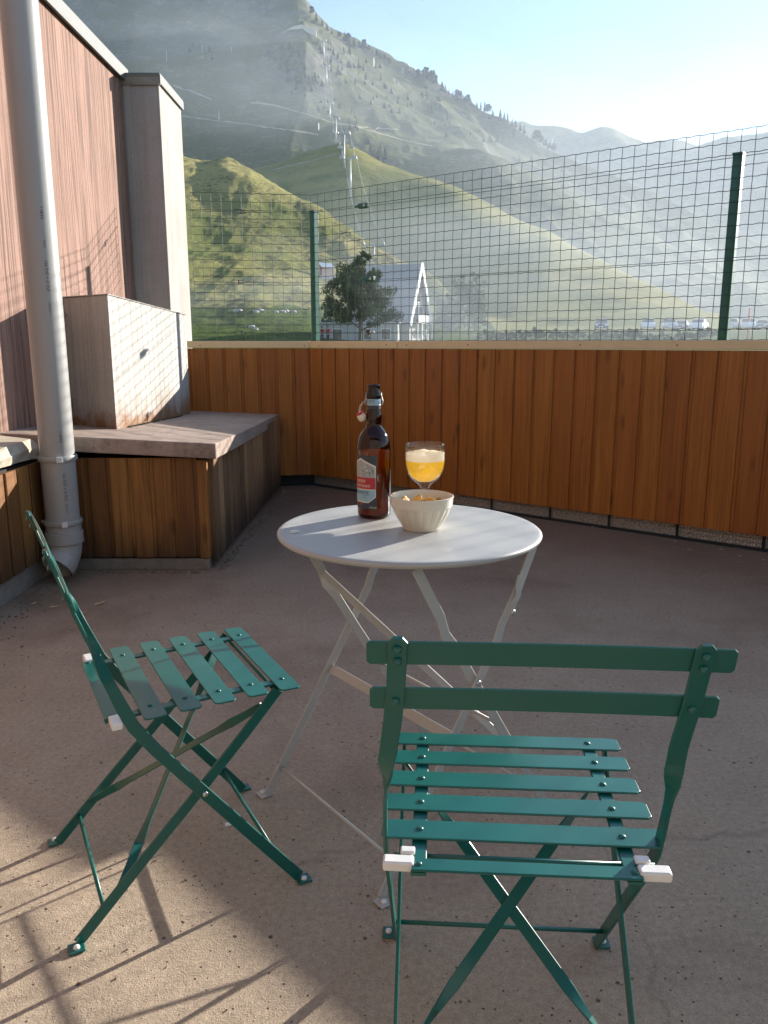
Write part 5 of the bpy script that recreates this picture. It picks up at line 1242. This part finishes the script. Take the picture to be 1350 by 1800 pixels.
rise = Matrix.Rotation(R(-4), 3, 'Z'); low = towers[0] + Vector((6.0, -70, -14))
for s in (-1, 1):
    P = []
    for a, b in zip([low] + towers[:-1], towers):
        for k in range(10):
            f = k / 10; q = a.lerp(b, f); q.z -= (b - a).length * .02 * 4 * f * (1 - f); P.append(q + rise @ Vector((2.3 * s, 0, 0)))
    P.append(towers[-1] + rise @ Vector((2.3 * s, 0, 0)))
    m = MB(); m.tube(P, .06, 5); o = m.obj('lift_cable', M['lift'], None, True)
    tag(o, ('left' if s < 0 else 'right') + '-hand haul cable of the chairlift, running up over all its towers', 'cable')
lc = MB(); lc.tube([(0, 0, 0), (0, 0, -2.2)], .10, 5); lc.box((0, -.1, -2.6), (1.9, .5, .25)); lc.box((0, .2, -2.1), (1.9, .16, .8)); lcm = lc.mesh('lift_chair', M['lift'])
for i in range(1, len(towers) - 1):
    a, b = towers[i], towers[i + 1]
    for s in (-1, 1):
        for f in ((.3, .7) if i < 3 else (.5,)):
            q = a.lerp(b, f); q.z -= (b - a).length * .02 * 4 * f * (1 - f) + .1
            o = link_mesh('lift_chair', lcm, None, q + rise @ Vector((2.3 * s, 0, 0)), R(-4)); tag(o, 'empty chair on the %s lift cable, %s above %s' % ('left' if s < 0 else 'right', 'midway' if i >= 3 else 'just' if f < .5 else 'well', ('', 'the tall knoll tower', 'the knoll-top tower', 'the tower behind the knoll', 'the tower by the mountain path', 'the tower among dark trees')[i]), 'lift chair', 'chairs hanging on the lift')
h, r_ = mtn.hit(965, 262)
m = MB(); m.tube([h + Vector((0, 0, -1)), h + Vector((4.0, 0, 12))], .5, 6); m.box(h + Vector((4.0, 0, 12)), (4, .5, .5)); o = m.obj('leaning_mast', M['lift']); tag(o, 'thin leaning mast on the mountain skyline', 'mast')
for px, py, hp in ((293, 108, 16), (356, 92, 11), (407, 92, 8), (385, 212, 14), (560, 230, 10), (657, 118, 13), (708, 130, 9)):
    h, r_ = mtn.hit(px, py); m = MB(); m.tube([(0, 0, -1), (0, 0, hp * r_ / 1400)], .32, 6); o = m.obj('snow_cannon_mast', M['lift'], None, loc=h); tag(o, 'thin pale post standing on the mountainside', 'post', 'posts on the mountainside')

# ---------------------------------------------------------------- parked cars
def car_proto(col):
    c = empty('parked_car'); paint = plain('car_paint_' + col[0], col[1], .3, .1, coat=.6)
    prof = [(-2.05, .35), (-2.10, .75), (-1.95, .92), (-1.55, 1.0), (1.05, 1.02), (1.75, .88), (2.08, .72), (2.10, .38), (1.95, .28), (-1.95, .28)]
    cab = [(-1.75, .98), (-1.35, 1.44), (-.2, 1.50), (.35, 1.44), (1.10, 1.0)]
    def ext(pf, w0, w1, zs):
        m = MB(); n = len(pf); vs = [(x, -(w0 + (w1 - w0) * max(0, (z - zs) / .5)), z) for x, z in pf] + [(x, (w0 + (w1 - w0) * max(0, (z - zs) / .5)), z) for x, z in pf]
        m.add(vs, [tuple(range(n)), tuple(range(2 * n - 1, n - 1, -1))] + [(i, n + i, n + (i + 1) % n, (i + 1) % n) for i in range(n)]); return m
    ext(prof, .88, .80, .9).obj('body', paint, c, bevel=.08)
    ext(cab, .80, .60, 1.0).obj('cabin', M['dark_glass'], c, bevel=.05)
    ext([(-1.35, 1.42), (-.2, 1.48), (.35, 1.42), (.35, 1.47), (-.2, 1.535), (-1.35, 1.47)], .62, .60, 1.4).obj('roof', paint, c)
    for x in (-1.3, 1.3):
        for s in (-1, 1):
            w_ = MB(); w_.lathe([(.30, -.1), (.32, 0), (.30, .1)], 16, close=True); wo = w_.obj('wheel', M['black'], c, loc=(x, .82 * s, .32)); wo.rotation_euler = (R(90), 0, 0)
            MB().lathe([(.18, -.11), (.18, .11)], 12, close=True).obj('rim', M['steel'], wo)
    for s in (-1, 1): MB().box((2.03, .6 * s, .70), (.12, .34, .14)).obj('headlight', M['white'], c)
    MB().box((2.11, 0, .45), (.03, .5, .12)).obj('plate', M['white'], c)
    return c
PAL = {'grey': (0.10, 0.105, 0.11), 'white': (0.70, 0.70, 0.70), 'silver': (0.42, 0.43, 0.44), 'dark': (0.03, 0.035, 0.045)}
protos_c = {}
for px, cn, lab_ in ((1056, 'dark', 'dark car parked alone at the head of the row on the valley road'), (1137, 'white', 'white car parked second along the row, next after the lone dark car'), (1173, 'silver', 'silver car parked between the white car and the small grey car'),
                     (1197, 'grey', 'small grey car parked just beyond the silver car'), (1226, 'white', 'white car parked just short of the tall fence post'), (1283, 'silver', 'silver car parked just past the tall fence post'), (1312, 'white', 'white car parked behind the orange marker pole'), (1338, 'grey', 'grey car parked last in the row, near the picture edge')):
    q = ground_at(px, 114.5); q.z = gz(q.x, q.y) + .10; ang = math.atan2(-q.y, -q.x) + rt.uniform(-.25, .25)
    if cn not in protos_c: c = protos_c[cn] = car_proto((cn, PAL[cn]))
    else: c = copy_tree(protos_c[cn])
    c.location = q; c.rotation_euler = (0, 0, ang)
    if px == 1197: c.scale = (.86, .86, .86)
    tag(c, lab_, 'car', 'cars parked along the valley road')
q = ground_at(1313, 100); M['orange'] = plain('orange_plastic', (0.75, 0.16, 0.05), .5)
q.z = gz(q.x, q.y); mk = empty('marker_pole', q); tag(mk, 'thin orange road marker pole in front of a white car', 'marker pole')
MB().tube([(0, 0, -.5), (0, 0, 3.4)], .09, 8).obj('pole', M['orange'], mk, True)
MB().tube([(0, 0, 1.2), (0, 0, 1.9)], .095, 8).obj('band', M['white'], mk, True)

# ---------------------------------------------------------------- two distant people
M['skin'] = plain('skin', (0.45, 0.27, 0.19), .6); M['cloth_red'] = plain('red_jacket', (0.30, 0.03, 0.03), .8); M['cloth_dark'] = plain('dark_trousers', (0.03, 0.03, 0.035), .8); M['hair'] = plain('dark_hair', (0.03, 0.02, 0.015), .7)
def skin_part(name, mat, parent, V, E, Rr, root=0):
    me = bpy.data.meshes.new(name); me.from_pydata(V, E, []); me.materials.append(mat); o = link_mesh(name, me, parent)
    bm = bmesh.new(); bm.from_mesh(me); ly = bm.verts.layers.skin.verify(); bm.verts.ensure_lookup_table()
    for i, v in enumerate(bm.verts): v[ly].radius = (Rr[i], Rr[i]); v[ly].use_root = (i == root)
    bm.to_mesh(me); bm.free()
    o.modifiers.new('skin', 'SKIN'); s_ = o.modifiers.new('sub', 'SUBSURF'); s_.levels = s_.render_levels = 1
    return o
def person(loc, rz, label, jacket, stride):
    p_ = empty('person', loc, rz); tag(p_, label, 'person', 'two people by the chalet')
    skin_part('body', M['skin'], p_, [(0, 0, 1.0), (0, 0, 1.25), (0, 0, 1.42), (0, 0, 1.50), (0, .02, 1.60), (0, .02, 1.70), (-.2, 0, 1.38), (-.25, 0, 1.12), (-.26, .08, .90), (-.265, .10, .80), (.2, 0, 1.38), (.25, 0, 1.12), (.26, .08, .90), (.265, .10, .80)],
              [(0, 1), (1, 2), (2, 3), (3, 4), (4, 5), (2, 6), (6, 7), (7, 8), (8, 9), (2, 10), (10, 11), (11, 12), (12, 13)], [.11, .11, .10, .055, .095, .07, .05, .042, .035, .03, .05, .042, .035, .03])
    skin_part('jacket', jacket, p_, [(0, 0, .88), (0, 0, 1.0), (0, 0, 1.25), (0, 0, 1.40), (-.2, 0, 1.38), (-.25, 0, 1.12), (-.26, .08, .92), (.2, 0, 1.38), (.25, 0, 1.12), (.26, .08, .92)], [(0, 1), (1, 2), (2, 3), (3, 4), (4, 5), (5, 6), (3, 7), (7, 8), (8, 9)], [.16, .15, .16, .13, .08, .062, .05, .08, .062, .05])
    skin_part('trousers', M['cloth_dark'], p_, [(0, 0, .92), (-.10, 0, .82), (-.11, stride, .48), (-.11, stride * 1.2, .08), (-.11, stride * 1.2 + .16, .05), (.10, 0, .82), (.11, -stride, .48), (.11, -stride * 1.6, .08), (.11, -stride * 1.6 + .16, .05)], [(0, 1), (1, 2), (2, 3), (3, 4), (0, 5), (5, 6), (6, 7), (7, 8)], [.13, .10, .07, .05, .045, .10, .07, .05, .045])
    m = MB(); m.lathe([(0.0, 1.77), (.06, 1.755), (.095, 1.70), (.098, 1.64), (.075, 1.585)], 14); m.obj('hair', M['hair'], p_, True)
for px, r_, lab_, jk, rz in ((566, 87, 'person in a dark red jacket standing by the corner post, left of the other', M['cloth_red'], .4), (577, 85, 'person in a red jacket walking nearer the pine tree', M['cloth_red'], -.5)):
    q = ground_at(px, r_); person(q, rz, lab_, jk, .08)

# ---------------------------------------------------------------- mist banks drifting along the mountain
def mist(px, py, r, rx, ry, rz, dens, nest=4):
    d = ray(px, py); k = r / math.hypot(d.x, d.y); c = Vector((d.x * k, d.y * k, EYE + d.z * k))
    root = empty('mist_bank', c, -math.atan2(d.x, d.y)); root['kind'] = 'stuff'; root['label'] = 'thin drifting bank of mist in front of the mountain'
    mm = bpy.data.materials.new('mist'); mm.use_nodes = True; nt = mm.node_tree; nt.nodes.clear()
    ou = nt.nodes.new('ShaderNodeOutputMaterial'); pv = nt.nodes.new('ShaderNodeVolumePrincipled')
    pv.inputs['Color'].default_value = (0.78, 0.86, 0.95, 1); pv.inputs['Density'].default_value = dens / nest; pv.inputs['Density Attribute'].default_value = ''; pv.inputs['Anisotropy'].default_value = HAZE_G
    nt.links.new(pv.outputs[0], ou.inputs['Volume']); g = random.Random(px)
    for j in range(nest):                                           # wisps inside one another thin the bank out towards its rim
        s = 1.25 - 0.9 * j / (nest - 1); f = [g.uniform(0, 6) for _ in range(6)]
        bm = bmesh.new(); bmesh.ops.create_icosphere(bm, subdivisions=4, radius=1)
        for v in bm.verts:
            q = v.co.copy(); q = q * (1 + .20 * math.sin(4.2 * q.x + f[0]) * math.cos(3.6 * q.z + f[1]) + .12 * math.sin(6 * q.x + 5 * q.z + f[2]) + .06 * math.sin(13 * q.x - 9 * q.z + f[3]))
            v.co = Vector((q.x * rx, q.y * ry, q.z * rz)) * s + Vector((g.uniform(-.18, .18) * rx, 0, g.uniform(-.18, .18) * rz)) * 0 + Vector((.16 * rx * math.sin(f[4]), 0, .16 * rz * math.sin(f[5])))
        me = bpy.data.meshes.new('wisp'); bm.to_mesh(me); bm.free(); me.materials.append(mm); link_mesh('wisp', me, root)
if HAZE_DENSITY > 0:
    for a in ((430, 165, 560, 75, 60, 42, .0020), (330, 75, 740, 80, 50, 26, .0009), (450, 78, 730, 50, 40, 20, .0012), (900, 330, 560, 190, 80, 70, .0018), (1150, 470, 240, 110, 40, 34, .0026), (930, 470, 240, 80, 40, 30, .0020), (1190, 552, 93, 46, 13, 8, .012), (750, 540, 89, 15, 3.5, 6, .030), (728, 545, 73, 5.0, 3.0, 5.0, .018)): mist(*a)
# ---------------------------------------------------------------- haze
if HAZE_DENSITY > 0:
    ZT = max(max(v.co.z for v in o_.data.vertices) for o_ in COL.objects if o_.type == 'MESH' and o_.name in ('mountain', 'far_mountain')) + 14
    hz = MB(); hz.box((0, 700, ZT / 2 - 4), (4400, 2800, ZT + 8)); M['haze'] = None
    hm = bpy.data.materials.new('haze_air'); hm.use_nodes = True; nt = hm.node_tree; nt.nodes.clear()
    out = nt.nodes.new('ShaderNodeOutputMaterial'); pv = nt.nodes.new('ShaderNodeVolumePrincipled')
    pv.inputs['Color'].default_value = HAZE_COL; pv.inputs['Density'].default_value = HAZE_DENSITY; pv.inputs['Density Attribute'].default_value = ''
    pv.inputs['Anisotropy'].default_value = HAZE_G
    nt.links.new(pv.outputs[0], out.inputs['Volume'])
    o = hz.obj('haze', hm); tag(o, 'pale morning haze filling the valley', 'haze', kind='stuff')
